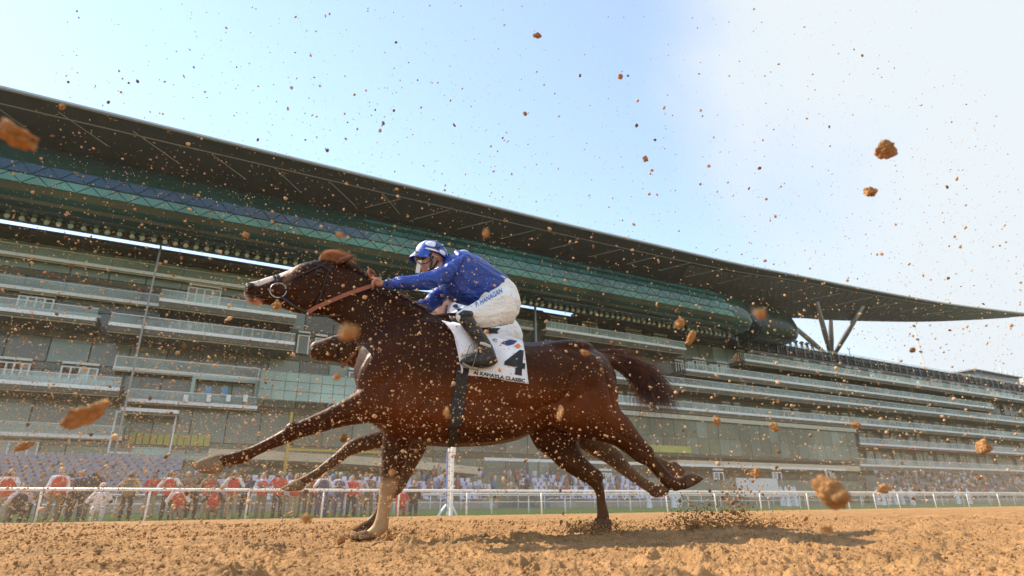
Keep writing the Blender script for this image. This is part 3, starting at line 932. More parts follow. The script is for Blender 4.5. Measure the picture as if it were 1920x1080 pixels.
# ---- near horse: outline stations taken along the animal -----------------------------------------
TRUNK = [(676, 650, 674, 748, .10, 0), (700, 615, 694, 790, .185, 0), (738, 598, 730, 816, .235, 0), (785, 592, 778, 832, .262, 0), (831, 600, 828, 838, .282, 0),
         (880, 616, 880, 838, .298, 0), (930, 632, 930, 834, .305, 0), (980, 643, 975, 824, .300, 0), (1020, 640, 1012, 806, .290, 0), (1060, 643, 1050, 802, .285, 0),
         (1094, 652, 1088, 792, .262, 0), (1124, 666, 1122, 772, .215, 0), (1144, 692, 1144, 745, .12, 0)]
NECK = [(600, 486, 566, 586, .070, 0), (624, 488, 596, 590, .072, 0), (650, 500, 622, 599, .076, 0), (682, 517, 648, 617, .084, 0), (718, 540, 668, 644, .098, 0),
        (757, 561, 680, 690, .125, 0), (797, 583, 690, 740, .165, 0), (832, 600, 720, 792, .20, 0)]
HEAD = [(606, 486, 598, 580, .078, 0), (584, 490, 574, 588, .098, 0), (562, 496, 551, 586, .100, 0), (542, 507, 532, 579, .084, 0), (519, 515, 514, 574, .064, 0),
        (498, 521, 496, 571, .054, 0), (482, 527, 482, 572, .055, 0), (468, 530, 470, 569, .052, 0), (460, 538, 461, 563, .036, 0)]
FORE_EXT = [(770, 640, 800, 800, .085, .13), (716, 690, 748, 802, .092, .15), (672, 730, 696, 794, .076, .15), (628, 757, 640, 801, .060, .15), (590, 776, 596, 813, .050, .15),
            (556, 791, 561, 822, .046, .15), (536, 802, 541, 831, .044, .15), (504, 820, 508, 843, .032, .15), (472, 836, 480, 856, .030, .15), (446, 844, 458, 869, .037, .15),
            (424, 850, 434, 872, .032, .15), (404, 853, 420, 876, .036, .15)]
FORE_STANCE = [(742, 740, 806, 760, .085, -.11), (722, 785, 792, 802, .080, -.11), (716, 832, 770, 836, .066, -.10), (715, 868, 760, 872, .058, -.10), (713, 898, 748, 905, .050, -.10),
               (711, 917, 742, 924, .047, -.10), (709, 942, 734, 946, .035, -.10), (705, 966, 730, 970, .032, -.10), (698, 985, 728, 990, .037, -.10), (686, 995, 716, 1004, .034, -.10), (676, 998, 704, 1008, .036, -.10)]
HIND_TRAIL = [(1136, 682, 1040, 700, .10, .13), (1154, 725, 1040, 770, .115, .15), (1161, 764, 1072, 816, .098, .15), (1180, 786, 1120, 828, .074, .14), (1196, 809, 1152, 836, .055, .14),
              (1208, 824, 1174, 850, .045, .14), (1219, 838, 1194, 866, .043, .14), (1232, 857, 1214, 876, .034, .14), (1248, 878, 1231, 895, .031, .14), (1263, 894, 1250, 916, .037, .14),
              (1273, 896, 1268, 921, .034, .14), (1283, 893, 1282, 917, .036, .14)]
HIND_STANCE = [(985, 745, 1100, 760, .10, -.13), (988, 800, 1092, 806, .105, -.14), (1004, 838, 1086, 832, .088, -.14), (1028, 856, 1092, 850, .070, -.13), (1050, 877, 1104, 865, .056, -.12),
               (1080, 896, 1118, 878, .047, -.12), (1104, 910, 1127, 893, .043, -.12), (1117, 925, 1132, 916, .036, -.12), (1119, 946, 1136, 941, .031, -.12), (1120, 963, 1141, 963, .037, -.12), (1118, 972, 1143, 975, .036, -.12)]
HOOVES = [([(408, 852, 422, 878, .040, .15), (394, 854, 412, 885, .046, .15), (374, 862, 396, 889, .050, .15), (358, 871, 374, 886, .040, .15)], M_HOOF),
          ([(684, 993, 708, 1007, .040, -.10), (672, 997, 700, 1012, .047, -.10), (660, 1001, 684, 1014, .048, -.10), (650, 1005, 662, 1013, .036, -.10)], M_HOOF),
          ([(1284, 892, 1283, 918, .040, .14), (1293, 889, 1291, 915, .047, .14), (1305, 891, 1303, 909, .046, .14), (1316, 896, 1313, 902, .028, .14)], M_HOOFD),
          ([(1117, 971, 1144, 974, .039, -.12), (1113, 980, 1145, 981, .046, -.12), (1108, 993, 1146, 992, .052, -.12)], M_HOOFD)]
def horse_muscles():
    m = [blob(728, 700, .15, .19, .085, .25, R(-32)), blob(775, 760, .19, .15, .07, .16, R(30)),            # shoulder, arm
         blob(1085, 705, .17, .24, .115, .20, R(15)), blob(1128, 745, .15, .13, .09, .22, R(-14)),         # croup, ham
         blob(1052, 762, .14, .15, .10, .20, R(38)), blob(1060, 655, .09, .24, .12, .07, R(6)),
         blob(578, 558, .052, .10, .045, .085, R(25)), blob(596, 512, .045, .06, .04, .045),                # cheek, brow
         blob(700, 740, .06, .10, .09, .13), blob(836, 604, 0, .24, .07, .07, R(10)),                      # breast, withers
         blob(640, 560, .05, .20, .035, .05, R(-28)), blob(900, 770, .22, .40, .06, .16),
         blob(468, 536, .034, .032, .022, .024), blob(474, 562, .022, .035, .028, .026),                    # nostril wing, lip
         blob(548, 806, .15, .05, .050, .052), blob(729, 912, -.10, .045, .052, .06), blob(1214, 848, .14, .05, .045, .055), blob(1120, 895, -.12, .045, .045, .06)]
    return m
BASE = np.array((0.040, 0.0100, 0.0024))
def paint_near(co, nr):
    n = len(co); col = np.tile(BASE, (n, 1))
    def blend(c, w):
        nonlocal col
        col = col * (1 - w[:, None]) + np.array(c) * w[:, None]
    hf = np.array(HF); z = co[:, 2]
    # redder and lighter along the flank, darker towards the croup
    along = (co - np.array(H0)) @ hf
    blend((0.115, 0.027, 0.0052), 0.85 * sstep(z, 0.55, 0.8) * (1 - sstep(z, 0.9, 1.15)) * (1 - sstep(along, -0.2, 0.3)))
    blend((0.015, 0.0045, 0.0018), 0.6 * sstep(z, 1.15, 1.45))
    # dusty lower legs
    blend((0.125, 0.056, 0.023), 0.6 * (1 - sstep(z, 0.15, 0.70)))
    # lower stance foreleg: sunlight and some dust painted in as a pale tan
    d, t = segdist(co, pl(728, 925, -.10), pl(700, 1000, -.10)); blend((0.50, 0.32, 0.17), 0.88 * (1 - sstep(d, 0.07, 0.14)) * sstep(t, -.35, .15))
    # white blaze and pink muzzle
    d, t = segdist(co, pl(476, 527), pl(556, 494)); blend((0.78, 0.68, 0.62), (1 - sstep(d, 0.040, 0.058)) * sstep(nr[:, 2], 0.05, 0.35))
    d, t = segdist(co, pl(484, 529, .045), pl(534, 512, .045)); blend((0.74, 0.62, 0.55), 0.95 * (1 - sstep(d, 0.022, 0.034)))
    d, t = segdist(co, pl(455, 560), pl(482, 566)); blend((0.46, 0.24, 0.17), 0.9 * (1 - sstep(d, 0.028, 0.055)))
    d, t = segdist(co, pl(538, 530, .06), pl(560, 500, .03)); blend((0.26, 0.13, 0.06), 0.5 * (1 - sstep(d, 0.02, 0.06)))
    return col
CARVE = [([(802, 612), (765, 655), (735, 700), (700, 738)], .024, -.012), ([(772, 795), (798, 760), (812, 705), (818, 650)], .03, -.012), ([(792, 632), (760, 680), (735, 715)], .025, .009),
         ([(602, 578), (640, 606), (668, 648)], .020, -.008), ([(556, 584), (584, 578), (604, 552), (610, 516)], .012, -.008), ([(592, 540), (566, 541), (540, 543)], .010, .007),
         ([(998, 778), (1016, 764), (1046, 756), (1066, 735), (1072, 705)], .020, -.018), ([(1132, 692), (1142, 730), (1152, 775)], .016, -.008), ([(1090, 682), (1100, 730), (1120, 780), (1140, 805)], .022, -.010),
         ([(820, 805), (870, 818), (930, 812), (980, 790)], .008, .005), ([(700, 765), (650, 785), (600, 797), (566, 805)], .013, -.008), ([(538, 818), (500, 833), (462, 856)], .008, -.006),
         ([(1150, 805), (1185, 828), (1216, 850)], .012, -.008), ([(1222, 858), (1250, 892)], .007, -.005), ([(640, 545), (700, 592), (755, 632), (790, 650)], .035, -.008),
         ([(660, 560), (720, 620), (750, 660)], .03, .006), ([(505, 552), (540, 556), (560, 562)], .012, -.004), ([(600, 522), (590, 526), (575, 530)], .008, .005), ([(1040, 655), (1080, 672), (1120, 690)], .02, -.006),
         ([(468, 552), (490, 552), (506, 548)], .006, -.007), ([(478, 536), (500, 534), (525, 530)], .010, -.005), ([(1010, 830), (1040, 850), (1080, 880)], .012, .005)] + \
        [([(896 + 21 * k, 690 + 4 * k), (903 + 21 * k, 740), (904 + 20 * k, 785)], .013, -.0035) for k in range(5)]
horse = thing('racehorse', 'chestnut racehorse in full stretch wearing white saddle cloth number 4', 'horse', tuple(H0))
def hpart(name, me_or_vf, m, parent, smooth=True):
    """part given in world coordinates under a parent whose root sits at H0 or elsewhere"""
    o = link_mesh(name, me_or_vf, m, parent, smooth) if isinstance(me_or_vf, bpy.types.Mesh) else mesh_obj(name, me_or_vf[0], me_or_vf[1], m, parent, smooth)
    w = Vector((0, 0, 0)); p = parent
    while p is not None: w += p.location; p = p.parent
    o.location = -w if parent.location.length > 0 or True else o.location
    # a sub-part under a part that already cancels the root needs no further shift
    if parent.parent is not None: o.location = (0, 0, 0)
    return o
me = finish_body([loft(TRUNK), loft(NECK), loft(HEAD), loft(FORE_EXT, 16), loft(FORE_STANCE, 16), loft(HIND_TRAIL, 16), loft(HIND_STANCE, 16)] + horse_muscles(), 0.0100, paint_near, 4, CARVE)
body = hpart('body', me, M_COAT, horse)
body_bvh = BVHTree.FromPolygons([v.co for v in me.vertices], [tuple(p.vertices) for p in me.polygons])
for rows, m in HOOVES: hpart('hoof', loft(rows, 18, 3, 0.85, 0.12), m, horse)
# head furniture
hpart('eye', ballvf(pl(597, 515, .083), (.021, .013, .019), HROT), M_EYE, horse)
hpart('eyelid', tubevf([pl(589, 517, .090), pl(595, 508, .094), pl(603, 509, .092), pl(607, 514, .086)], [.004, .007, .007, .003], 6), mat('eyelid', (0.05, 0.02, 0.012), 0.4), horse)
hpart('nostril', ballvf(pl(467, 538, .054), (.023, .016, .017), HROT @ Matrix.Rotation(R(25), 3, 'Y')), M_NOST, horse)
hpart('mouth', tubevf([pl(459, 556, .040), pl(474, 556, .054), pl(492, 553, .057), pl(506, 549, .058)], [.003, .004, .004, .002], 6), M_NOST, horse)
ear = [pl(630, 494, .050), pl(642, 489, .060), pl(655, 484, .064), pl(668, 477, .062)]
hpart('ear', tubevf(ear, [.018, .024, .015, .003], 10), M_HAIR, horse)
hpart('ear', tubevf([pl(628, 486, -.045), pl(640, 480, -.05), pl(650, 477, -.05), pl(659, 474, -.05)], [.018, .022, .014, .003], 10), M_HAIR, horse)
rnd = lambda a: random.uniform(-a, a)
fl = hair_paths(lambda: pl(606 + rnd(8), 486 + rnd(3), rnd(.03)), lambda: pl(646 + rnd(26), 488 + rnd(10), rnd(.06)), 460, jit=.010, bow=lambda: pl(618 + rnd(14), 466 + rnd(10), rnd(.05)))
hpart('forelock', strands(fl, .0013).build('x', None).data, M_FORE, horse)
def cleanup():
    for o in [o for o in bpy.data.objects if o.name.split('.')[0] == 'x']: bpy.data.objects.remove(o)
crest = [(630, 490), (660, 505), (694, 526), (732, 549), (761, 564), (795, 584)]
mp = []
for _ in range(900):
    i = random.randrange(len(crest) - 1); t = random.random()
    x = crest[i][0] * (1 - t) + crest[i + 1][0] * t; y = crest[i][1] * (1 - t) + crest[i + 1][1] * t
    a = pl(x, y + 4, rnd(.018)); L = random.uniform(.05, .11)
    tip = a - HF * L * random.uniform(.5, 1.1) + Vector((0, 0, random.uniform(-.02, .03))) + HN * random.uniform(-.03, .06)
    mp.append([a, a.lerp(tip, .5) + Vector((0, 0, .018)), tip])
hpart('mane', strands(mp, .0024).build('x', None).data, mat('dark_mane', (0.06, 0.02, 0.010), 0.5, 0.4, 9.0), horse)
# tail: a core of hair and loose strands
tp = []
for _ in range(1500):
    e = random.random()
    a = pl(1116 + rnd(7), 664 + rnd(8), rnd(.03))
    m1 = pl(1176 + rnd(10), 668 + 20 * e + rnd(14), rnd(.06)); m2 = pl(1235 + rnd(14) - 34 * e, 684 + 40 * e + rnd(12), rnd(.08))
    tip = pl(1268 - 62 * e + rnd(14), 760 + random.gauss(0, 13) - 6 * e, rnd(.12)) if random.random() < .66 else pl(1262 - 78 * e + rnd(24), 738 + random.gauss(0, 30), rnd(.15))
    p = []
    for i in range(9):
        t = i / 8
        p.append(a * (1 - t) ** 3 + m1 * 3 * t * (1 - t) ** 2 + m2 * 3 * t * t * (1 - t) + tip * t ** 3)
    tp.append(p)
for _ in range(120):                                                    # flyaway hairs above and below the dock
    a = pl(1125 + rnd(14), 662 + rnd(8), rnd(.03)); b = pl(1180 + rnd(40), 664 + rnd(8) + (30 if random.random() < .45 else 0), rnd(.05))
    tp.append([a, a.lerp(b, .5) + Vector((0, 0, .02)), b])
tail = hpart('tail', strands(tp, .0026).build('x', None).data, M_HAIR, horse)
hpart('dock', loft([(1108, 655, 1112, 688, .045, 0), (1138, 658, 1140, 688, .04, 0), (1172, 664, 1168, 694, .034, 0), (1200, 676, 1190, 704, .024, 0), (1216, 694, 1206, 712, .012, 0)], 12, 3), M_HAIR, horse)
cleanup()
def on_body(px, py, off=.006, bvh=None, lat=1.0):
    p = pl(px, py, lat)                      # straight across onto the hide from the near side, from the plane point of that pixel
    q = pl(px, py, 0.0)
    h = (bvh or body_bvh).ray_cast(q + HN * 1.2, -HN, 2.5)
    if h[0] is None: return None
    return h[0] + h[1] * off
def on_body_px(px, py, off=.006, bvh=None):
    d = ray(px, py).normalized()
    h = (bvh or body_bvh).ray_cast(CAM_P + d * 1.5, d, 8)
    if h[0] is None: return None
    return h[0] + (h[1] if h[1].dot(d) < 0 else -h[1]) * off
def strap(pix, w, off=.008, bvh=None, sub=5, thick=.004):
    """leather strap laid over the hide through the given pixels"""
    pts = []
    for i in range(len(pix) - 1):
        for k in range(sub):
            t = k / sub; pts.append((pix[i][0] * (1 - t) + pix[i + 1][0] * t, pix[i][1] * (1 - t) + pix[i + 1][1] * t))
    pts.append(pix[-1])
    P = [on_body_px(x, y, off, bvh) for x, y in pts]; P = [p for p in P if p]
    return ribbon(P, w, thick)
def ribbon(P, w, thick=.004, nrm=None):
    V, F = [], []
    for i, p in enumerate(P):
        t = (P[min(i + 1, len(P) - 1)] - P[max(i - 1, 0)]).normalized()
        nn = (nrm or HN); s = t.cross(nn).normalized()
        for a, b in ((-1, 0), (1, 0), (1, 1), (-1, 1)): V.append(p + s * (w / 2 * a) + nn * (thick * b))
    for i in range(len(P) - 1):
        for k in range(4): F.append((i * 4 + k, i * 4 + (k + 1) % 4, i * 4 + 4 + (k + 1) % 4, i * 4 + 4 + k))
    F += [(3, 2, 1, 0), tuple(range(len(V) - 4, len(V)))]
    return V, F
br = hpart('bridle', strap([(521, 516), (526, 528)], .022), M_BLACKL, horse, False)
hpart('noseband', strap([(513, 516), (519, 527), (521, 534)], .020), M_BLACKL, br, False)
hpart('cheek_strap', strap([(534, 532), (556, 520), (586, 506), (612, 494)], .010), M_BLACKL, br, False)
hpart('browband', strap([(586, 495), (606, 500), (622, 510)], .009), M_BLACKL, br, False)
hpart('throat_lash', strap([(620, 500), (606, 540), (588, 580)], .008), M_BLACKL, br, False)
rc = on_body_px(523, 545, .012)
ringp = [rc + (HF * math.cos(a) + Vector((0, 0, 1)) * math.sin(a)) * .054 for a in [2 * math.pi * i / 32 for i in range(33)]]
hpart('bit_ring', tubevf(ringp, .0040, 8), M_METAL, br)
hpart('chin_strap', strap([(523, 560), (527, 574)], .018), M_BLACKL, br, False)
HAND = pl(704, 533, .11)
r0 = rc - Vector((0, 0, .045)) - HF * .02; r1 = pl(577, 586, .10); r2 = pl(612, 568, .12)
hpart('rein', ribbon([r0 + HN * .004, pl(552, 574, .12), r1], .012, .004), M_BLACKL, br, False)
hpart('rein_loop', tubevf([pl(575 + 8 * math.cos(a), 585 + 4 * math.sin(a), .10) for a in [2 * math.pi * i / 14 for i in range(15)]], .005, 6), M_BLACKL, br)
hpart('rein', ribbon([r1, pl(592, 577, .12), r2, pl(655, 550, .125), HAND + HF * .01 - Vector((0, 0, .008))], .029, .006), M_LEATHER, br, False)
hpart('rein_strap', ribbon([pl(580, 591, .03), pl(610, 593, .04), pl(640, 591, .06)], .014, .004), M_BLACKL, br, False)
hpart('rein_end', tubevf([pl(699, 528, .10), pl(690, 511, .095), pl(692, 505, .09), pl(700, 510, .08), pl(706, 520, .06)], [.010, .012, .012, .011, .008], 8), M_LEATHER, br)
gp = strap([(868, 690), (862, 730), (856, 775), (852, 815), (850, 833)], .085, .009)
hpart('girth', gp, M_BLACKL, horse, False)
# saddle cloth laid over the back
def drape_patch(poly, off, nx=26, ny=20, bvh=None, thick=.006):
    """poly: pixel corners tl, tr, br, bl (bilinear), laid square onto the hide"""
    V, F = [], []
    tl, tr, brc, bl = poly
    for j in range(ny + 1):
        for i in range(nx + 1):
            u, v = i / nx, j / ny
            x = (tl[0] * (1 - u) + tr[0] * u) * (1 - v) + (bl[0] * (1 - u) + brc[0] * u) * v
            y = (tl[1] * (1 - u) + tr[1] * u) * (1 - v) + (bl[1] * (1 - u) + brc[1] * u) * v
            p = on_body_px(x, y, off + .010 * math.sin(u * 9 + v * 4) * v * v + .004 * math.sin(u * 23 - v * 5), bvh)
            V.append(p)
    for k, p in enumerate(V):
        if p is None:
            near = [q for q in V[max(0, k - nx - 2):k + nx + 3] if q is not None]
            V[k] = near[0].copy() if near else pl(tl[0], tl[1], .2)
    nV = len(V)
    W = nx + 1
    for j in range(ny):
        for i in range(nx): F.append((j * W + i, j * W + i + 1, (j + 1) * W + i + 1, (j + 1) * W + i))
    V2 = [p - HN * thick for p in V]
    F2 = [tuple(reversed([i + nV for i in f])) for f in F]
    edge = [i for i in range(W)] + [j * W + nx for j in range(1, ny + 1)] + [ny * W + i for i in range(nx - 1, -1, -1)] + [j * W for j in range(ny - 1, 0, -1)]
    F3 = [(edge[k], edge[k] + nV, edge[(k + 1) % len(edge)] + nV, edge[(k + 1) % len(edge)]) for k in range(len(edge))]
    return V + V2, F + F2 + F3
scv = drape_patch([(846, 607), (980, 642), (990, 720), (866, 702)], .016)
sc = hpart('saddle_cloth', scv, M_CLOTH, horse)
cloth_bvh = BVHTree.FromPolygons(scv[0], scv[1])
tag(sc, 'white saddle cloth printed with a black 4')
hpart('front_flap', loft([(828, 601, 846, 606, .012, .20), (845, 618, 875, 612, .022, .25), (858, 645, 890, 640, .028, .28), (863, 668, 888, 662, .018, .30)], 14, 4, cap=.1), M_CLOTH, sc)
hpart('saddle', loft([(838, 592, 846, 622, .09, 0), (868, 600, 872, 634, .15, 0), (905, 614, 906, 646, .17, 0), (928, 624, 928, 650, .12, 0)], 16, 4), M_BLACKL, horse)
def text_mesh(txt, bold=0.0):
    c = bpy.data.curves.new('t', 'FONT'); c.body = txt; c.size = 1.0; c.offset = bold; c.resolution_u = 3
    o = bpy.data.objects.new('t', c); COL.objects.link(o)
    dg = bpy.context.evaluated_depsgraph_get(); dg.update()
    me = bpy.data.meshes.new_from_object(o.evaluated_get(dg))
    bpy.data.objects.remove(o)
    bmn = bmesh.new(); bmn.from_mesh(me)
    bmesh.ops.subdivide_edges(bmn, edges=[e for e in bmn.edges if e.calc_length() > .12], cuts=2, use_grid_fill=False)
    bmesh.ops.triangulate(bmn, faces=bmn.faces)
    bmn.to_mesh(me); bmn.free()
    return me
def put_text(txt, a, b, up, name, m, parent, bvh, bold=0.0, off=.004, flipfix=True, shape=None):
    """text from pixel a to pixel b along its baseline, letter tops at pixel up above a"""
    me = text_mesh(txt, bold) if shape is None else shape
    xs = [v.co.x for v in me.vertices]; ys = [v.co.y for v in me.vertices]
    x0, x1, y0, y1 = min(xs), max(xs), min(ys), max(ys)
    V = []
    for v in me.vertices:
        u = (v.co.x - x0) / (x1 - x0); w = (v.co.y - y0) / (y1 - y0)
        px = a[0] + (b[0] - a[0]) * u + (up[0] - a[0]) * w; py = a[1] + (b[1] - a[1]) * u + (up[1] - a[1]) * w
        p = on_body_px(px, py, off, bvh)
        V.append(p if p else None)
    good = [p for p in V if p]
    F = [tuple(p.vertices) for p in me.polygons if all(V[i] is not None for i in p.vertices)]
    V = [p if p else good[0] for p in V]
    return hpart(name, (V, F), m, parent, False)
def poly_mesh(pts):
    me = bpy.data.meshes.new('p'); me.from_pydata([(x, y, 0) for x, y in pts], [], [tuple(range(len(pts)))])
    bmn = bmesh.new(); bmn.from_mesh(me); bmesh.ops.triangulate(bmn, faces=bmn.faces)
    bmesh.ops.subdivide_edges(bmn, edges=bmn.edges, cuts=2, use_grid_fill=True); bmesh.ops.triangulate(bmn, faces=bmn.faces); bmn.to_mesh(me); bmn.free(); return me
put_text('4', (944, 698), (983, 706), (948, 651), 'number_print', M_PRINT, sc, cloth_bvh, .040, .005)
put_text('AI KAHAYLA CLASSIC', (887, 702), (984, 718), (887.5, 695), 'name_print', M_PRINT, sc, cloth_bvh, .035, .005)
put_text('C', (924, 640), (932, 642), (924.5, 635), 'letter_print', M_PRINT, sc, cloth_bvh, .02, .005)
for pts, a, b, up, m in (([(0, 0.2), (.5, .95), (1, 1), (.8, .4), (.45, .0)], (938, 646), (968, 652), (940, 634), M_NAVY), ([(0, .3), (.5, 1), (1, .5), (.6, .0)], (963, 652), (976, 655), (965, 643), M_ORANGE)):
    put_text('', a, b, up, 'emblem_print', m, sc, cloth_bvh, off=.005, shape=poly_mesh(pts))

# ------------------------------------------------------------------ second horse, just beyond
LAT2 = -0.85
def sh(rows, dx=0, dy=0, lat=LAT2, sx=1.0, cx=0, cy=0):
    return [(cx + (r[0] - cx) * sx + dx, cy + (r[1] - cy) * sx + dy, cx + (r[2] - cx) * sx + dx, cy + (r[3] - cy) * sx + dy, r[4], r[5] + lat) for r in rows]
TRUNK2 = sh(TRUNK, 8, 0, LAT2, .86, 900, 740)
HEAD2 = sh(HEAD, 122, 108, LAT2, .90, 457, 550)
NECK2 = [(706, 596, 664, 676, .075, LAT2), (735, 604, 700, 694, .08, LAT2), (770, 612, 730, 720, .10, LAT2), (800, 618, 745, 760, .14, LAT2), (835, 620, 760, 800, .18, LAT2)]
EXT2 = [(800, 740, 800, 842, .085, LAT2 + .12), (748, 790, 758, 846, .075, LAT2 + .12), (713, 806, 713, 841, .056, LAT2 + .12), (675, 817, 678, 849, .050, LAT2 + .12), (650, 829, 655, 856, .046, LAT2 + .12), (632, 846, 640, 868, .038, LAT2 + .12),
        (610, 864, 617, 882, .031, LAT2 + .12), (588, 881, 596, 897, .031, LAT2 + .12), (572, 890, 580, 908, .036, LAT2 + .12), (558, 897, 568, 914, .034, LAT2 + .12)]
STN2 = [(744, 780, 812, 800, .08, LAT2 - .1), (745, 835, 802, 838, .068, LAT2 - .1), (738, 880, 776, 884, .055, LAT2 - .1), (727, 912, 757, 918, .050, LAT2 - .1), (716, 932, 738, 938, .036, LAT2 - .1), (704, 952, 726, 959, .033, LAT2 - .1), (694, 968, 716, 976, .037, LAT2 - .1), (682, 978, 704, 988, .035, LAT2 - .1)]
HA2 = [(1120, 740, 1040, 770, .10, LAT2 + .12), (1122, 790, 1062, 822, .085, LAT2 + .12), (1138, 824, 1106, 852, .060, LAT2 + .12), (1162, 846, 1138, 870, .048, LAT2 + .12), (1178, 867, 1160, 886, .044, LAT2 + .12), (1200, 888, 1186, 905, .034, LAT2 + .12), (1220, 902, 1206, 918, .036, LAT2 + .12), (1232, 908, 1220, 927, .036, LAT2 + .12)]
HB2 = [(1110, 730, 1050, 760, .10, LAT2 - .12), (1140, 785, 1100, 810, .075, LAT2 - .12), (1172, 812, 1148, 834, .055, LAT2 - .12), (1202, 838, 1184, 858, .044, LAT2 - .12), (1226, 852, 1212, 870, .035, LAT2 - .12), (1246, 862, 1236, 882, .036, LAT2 - .12), (1258, 866, 1252, 890, .035, LAT2 - .12)]
def paint2(co, nr):
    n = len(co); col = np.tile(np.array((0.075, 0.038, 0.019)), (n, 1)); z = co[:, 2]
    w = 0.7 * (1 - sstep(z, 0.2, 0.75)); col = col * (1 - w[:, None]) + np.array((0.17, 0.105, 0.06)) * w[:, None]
    d, t = segdist(co, pl(585, 645, LAT2), pl(640, 608, LAT2)); w = (1 - sstep(d, .05, .08)) * sstep(nr[:, 2], .2, .6) * .6  # highlight along the top of the nose, painted into the coat
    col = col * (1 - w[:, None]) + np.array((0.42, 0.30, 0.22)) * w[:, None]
    return col
horse2 = thing('racehorse', 'brown racehorse hidden behind the chestnut, only head and legs showing', 'horse', tuple(H0 + HN * LAT2))
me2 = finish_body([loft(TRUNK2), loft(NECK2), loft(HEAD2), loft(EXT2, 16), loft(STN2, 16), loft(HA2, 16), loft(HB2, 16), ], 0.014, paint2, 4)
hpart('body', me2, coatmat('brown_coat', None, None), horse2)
b2_bvh = BVHTree.FromPolygons([v.co for v in me2.vertices], [tuple(p.vertices) for p in me2.polygons])
for rows, m in (([(562, 896, 572, 914, .040, LAT2 + .12), (552, 900, 566, 919, .046, LAT2 + .12), (538, 908, 556, 921, .046, LAT2 + .12), (525, 916, 536, 921, .032, LAT2 + .12)], M_HOOF),
                ([(688, 975, 708, 988, .040, LAT2 - .1), (678, 981, 700, 995, .047, LAT2 - .1), (658, 993, 678, 1000, .040, LAT2 - .1)], M_HOOFD),
                ([(1231, 906, 1219, 928, .04, LAT2 + .12), (1240, 909, 1230, 933, .047, LAT2 + .12), (1253, 918, 1245, 931, .036, LAT2 + .12)], M_HOOFD),
                ([(1258, 865, 1250, 891, .04, LAT2 - .12), (1267, 867, 1262, 895, .047, LAT2 - .12), (1283, 880, 1276, 893, .034, LAT2 - .12)], M_HOOFD)):
    hpart('hoof', loft(rows, 16, 3, .85, .12), m, horse2)
hpart('nostril', ballvf(pl(588, 656, LAT2 + .046), (.022, .016, .017), HROT), M_NOST, horse2)
hpart('eye', ballvf(pl(703, 625, LAT2 + .085), (.020, .013, .018), HROT), M_EYE, horse2)
hpart('ear', tubevf([pl(722, 600, LAT2 + .05), pl(734, 592, LAT2 + .05), pl(746, 590, LAT2 + .05)], [.02, .026, .003], 8), M_HAIR, horse2)
br2 = hpart('bridle', strap([(624, 628), (630, 650), (632, 672)], .02, .008, b2_bvh), M_BLACKL, horse2, False)
hpart('cheek_strap', strap([(632, 652), (660, 640)], .016, .008, b2_bvh), M_BLACKL, br2, False)
hpart('rein', ribbon([pl(641, 690, LAT2 + .14), pl(652, 676, LAT2 + .14), pl(667, 660, LAT2 + .15)], .022, .004), M_LEATHER, br2, False)
hpart('saddle_cloth', drape_patch([(890, 668), (1000, 684), (1005, 745), (890, 730)], .014, 10, 8, b2_bvh), M_CLOTH, horse2)
# ------------------------------------------------------------------ jockeys
M_SKIN = mat('skin', (0.48, 0.235, 0.165), 0.5, 0.15, 18.0)
def silkmat():
    m = mat('blue_silk', (0.013, 0.050, 0.31), 0.38, 0.18, 5.0, spec=0.5)
    n, l = m.node_tree.nodes, m.node_tree.links; b = n['Principled BSDF']
    tc = n.new('ShaderNodeTexCoord'); mp = n.new('ShaderNodeMapping'); mp.inputs['Scale'].default_value = (3, 3, 9); mp.inputs['Rotation'].default_value = (0, R(35), 0)
    t = n.new('ShaderNodeTexNoise'); t.inputs['Scale'].default_value = 2.2; t.inputs['Detail'].default_value = 5; t.inputs['Distortion'].default_value = 1.2
    l.new(tc.outputs['Object'], mp.inputs['Vector']); l.new(mp.outputs['Vector'], t.inputs['Vector'])
    bp = n.new('ShaderNodeBump'); bp.inputs['Strength'].default_value = 0.7; bp.inputs['Distance'].default_value = 0.035
    l.new(t.outputs['Fac'], bp.inputs['Height']); l.new(bp.outputs['Normal'], b.inputs['Normal'])
    return m
M_SILK = silkmat()
def wrinkled(name, col, rough, strength, scale):
    m = mat(name, col, rough, 0.06, 8.0)
    n, l = m.node_tree.nodes, m.node_tree.links; b = n['Principled BSDF']
    tc = n.new('ShaderNodeTexCoord'); mp = n.new('ShaderNodeMapping'); mp.inputs['Scale'].default_value = (1, 1, 2.6); mp.inputs['Rotation'].default_value = (0, R(-30), 0)
    t = n.new('ShaderNodeTexNoise'); t.inputs['Scale'].default_value = scale; t.inputs['Detail'].default_value = 4; t.inputs['Distortion'].default_value = 0.8
    l.new(tc.outputs['Object'], mp.inputs['Vector']); l.new(mp.outputs['Vector'], t.inputs['Vector'])
    bp = n.new('ShaderNodeBump'); bp.inputs['Strength'].default_value = strength; bp.inputs['Distance'].default_value = 0.03
    l.new(t.outputs['Fac'], bp.inputs['Height']); l.new(bp.outputs['Normal'], b.inputs['Normal'])
    return m
M_BREECH = wrinkled('white_breeches', (0.80, 0.775, 0.76), 0.7, 0.55, 9.0)
M_BOOT = wrinkled('black_boot', (0.020, 0.017, 0.015), 0.35, 0.6, 14.0)
M_WSILK = wrinkled('white_silk', (0.76, 0.75, 0.78), 0.6, 0.5, 7.0)
def capmat():
    m = mat('spotted_cap', (0.75, 0.75, 0.80), 0.45)
    return m
M_CAPB = mat('cap_blue', (0.020, 0.070, 0.40), 0.4, 0.12, 20.0, 0.25, 60.0)
M_CAPW = mat('cap_white', (0.82, 0.81, 0.82), 0.5, 0.05, 20.0, 0.15, 60.0)
M_STRAPB = mat('black_strap', (0.012, 0.012, 0.012), 0.5)
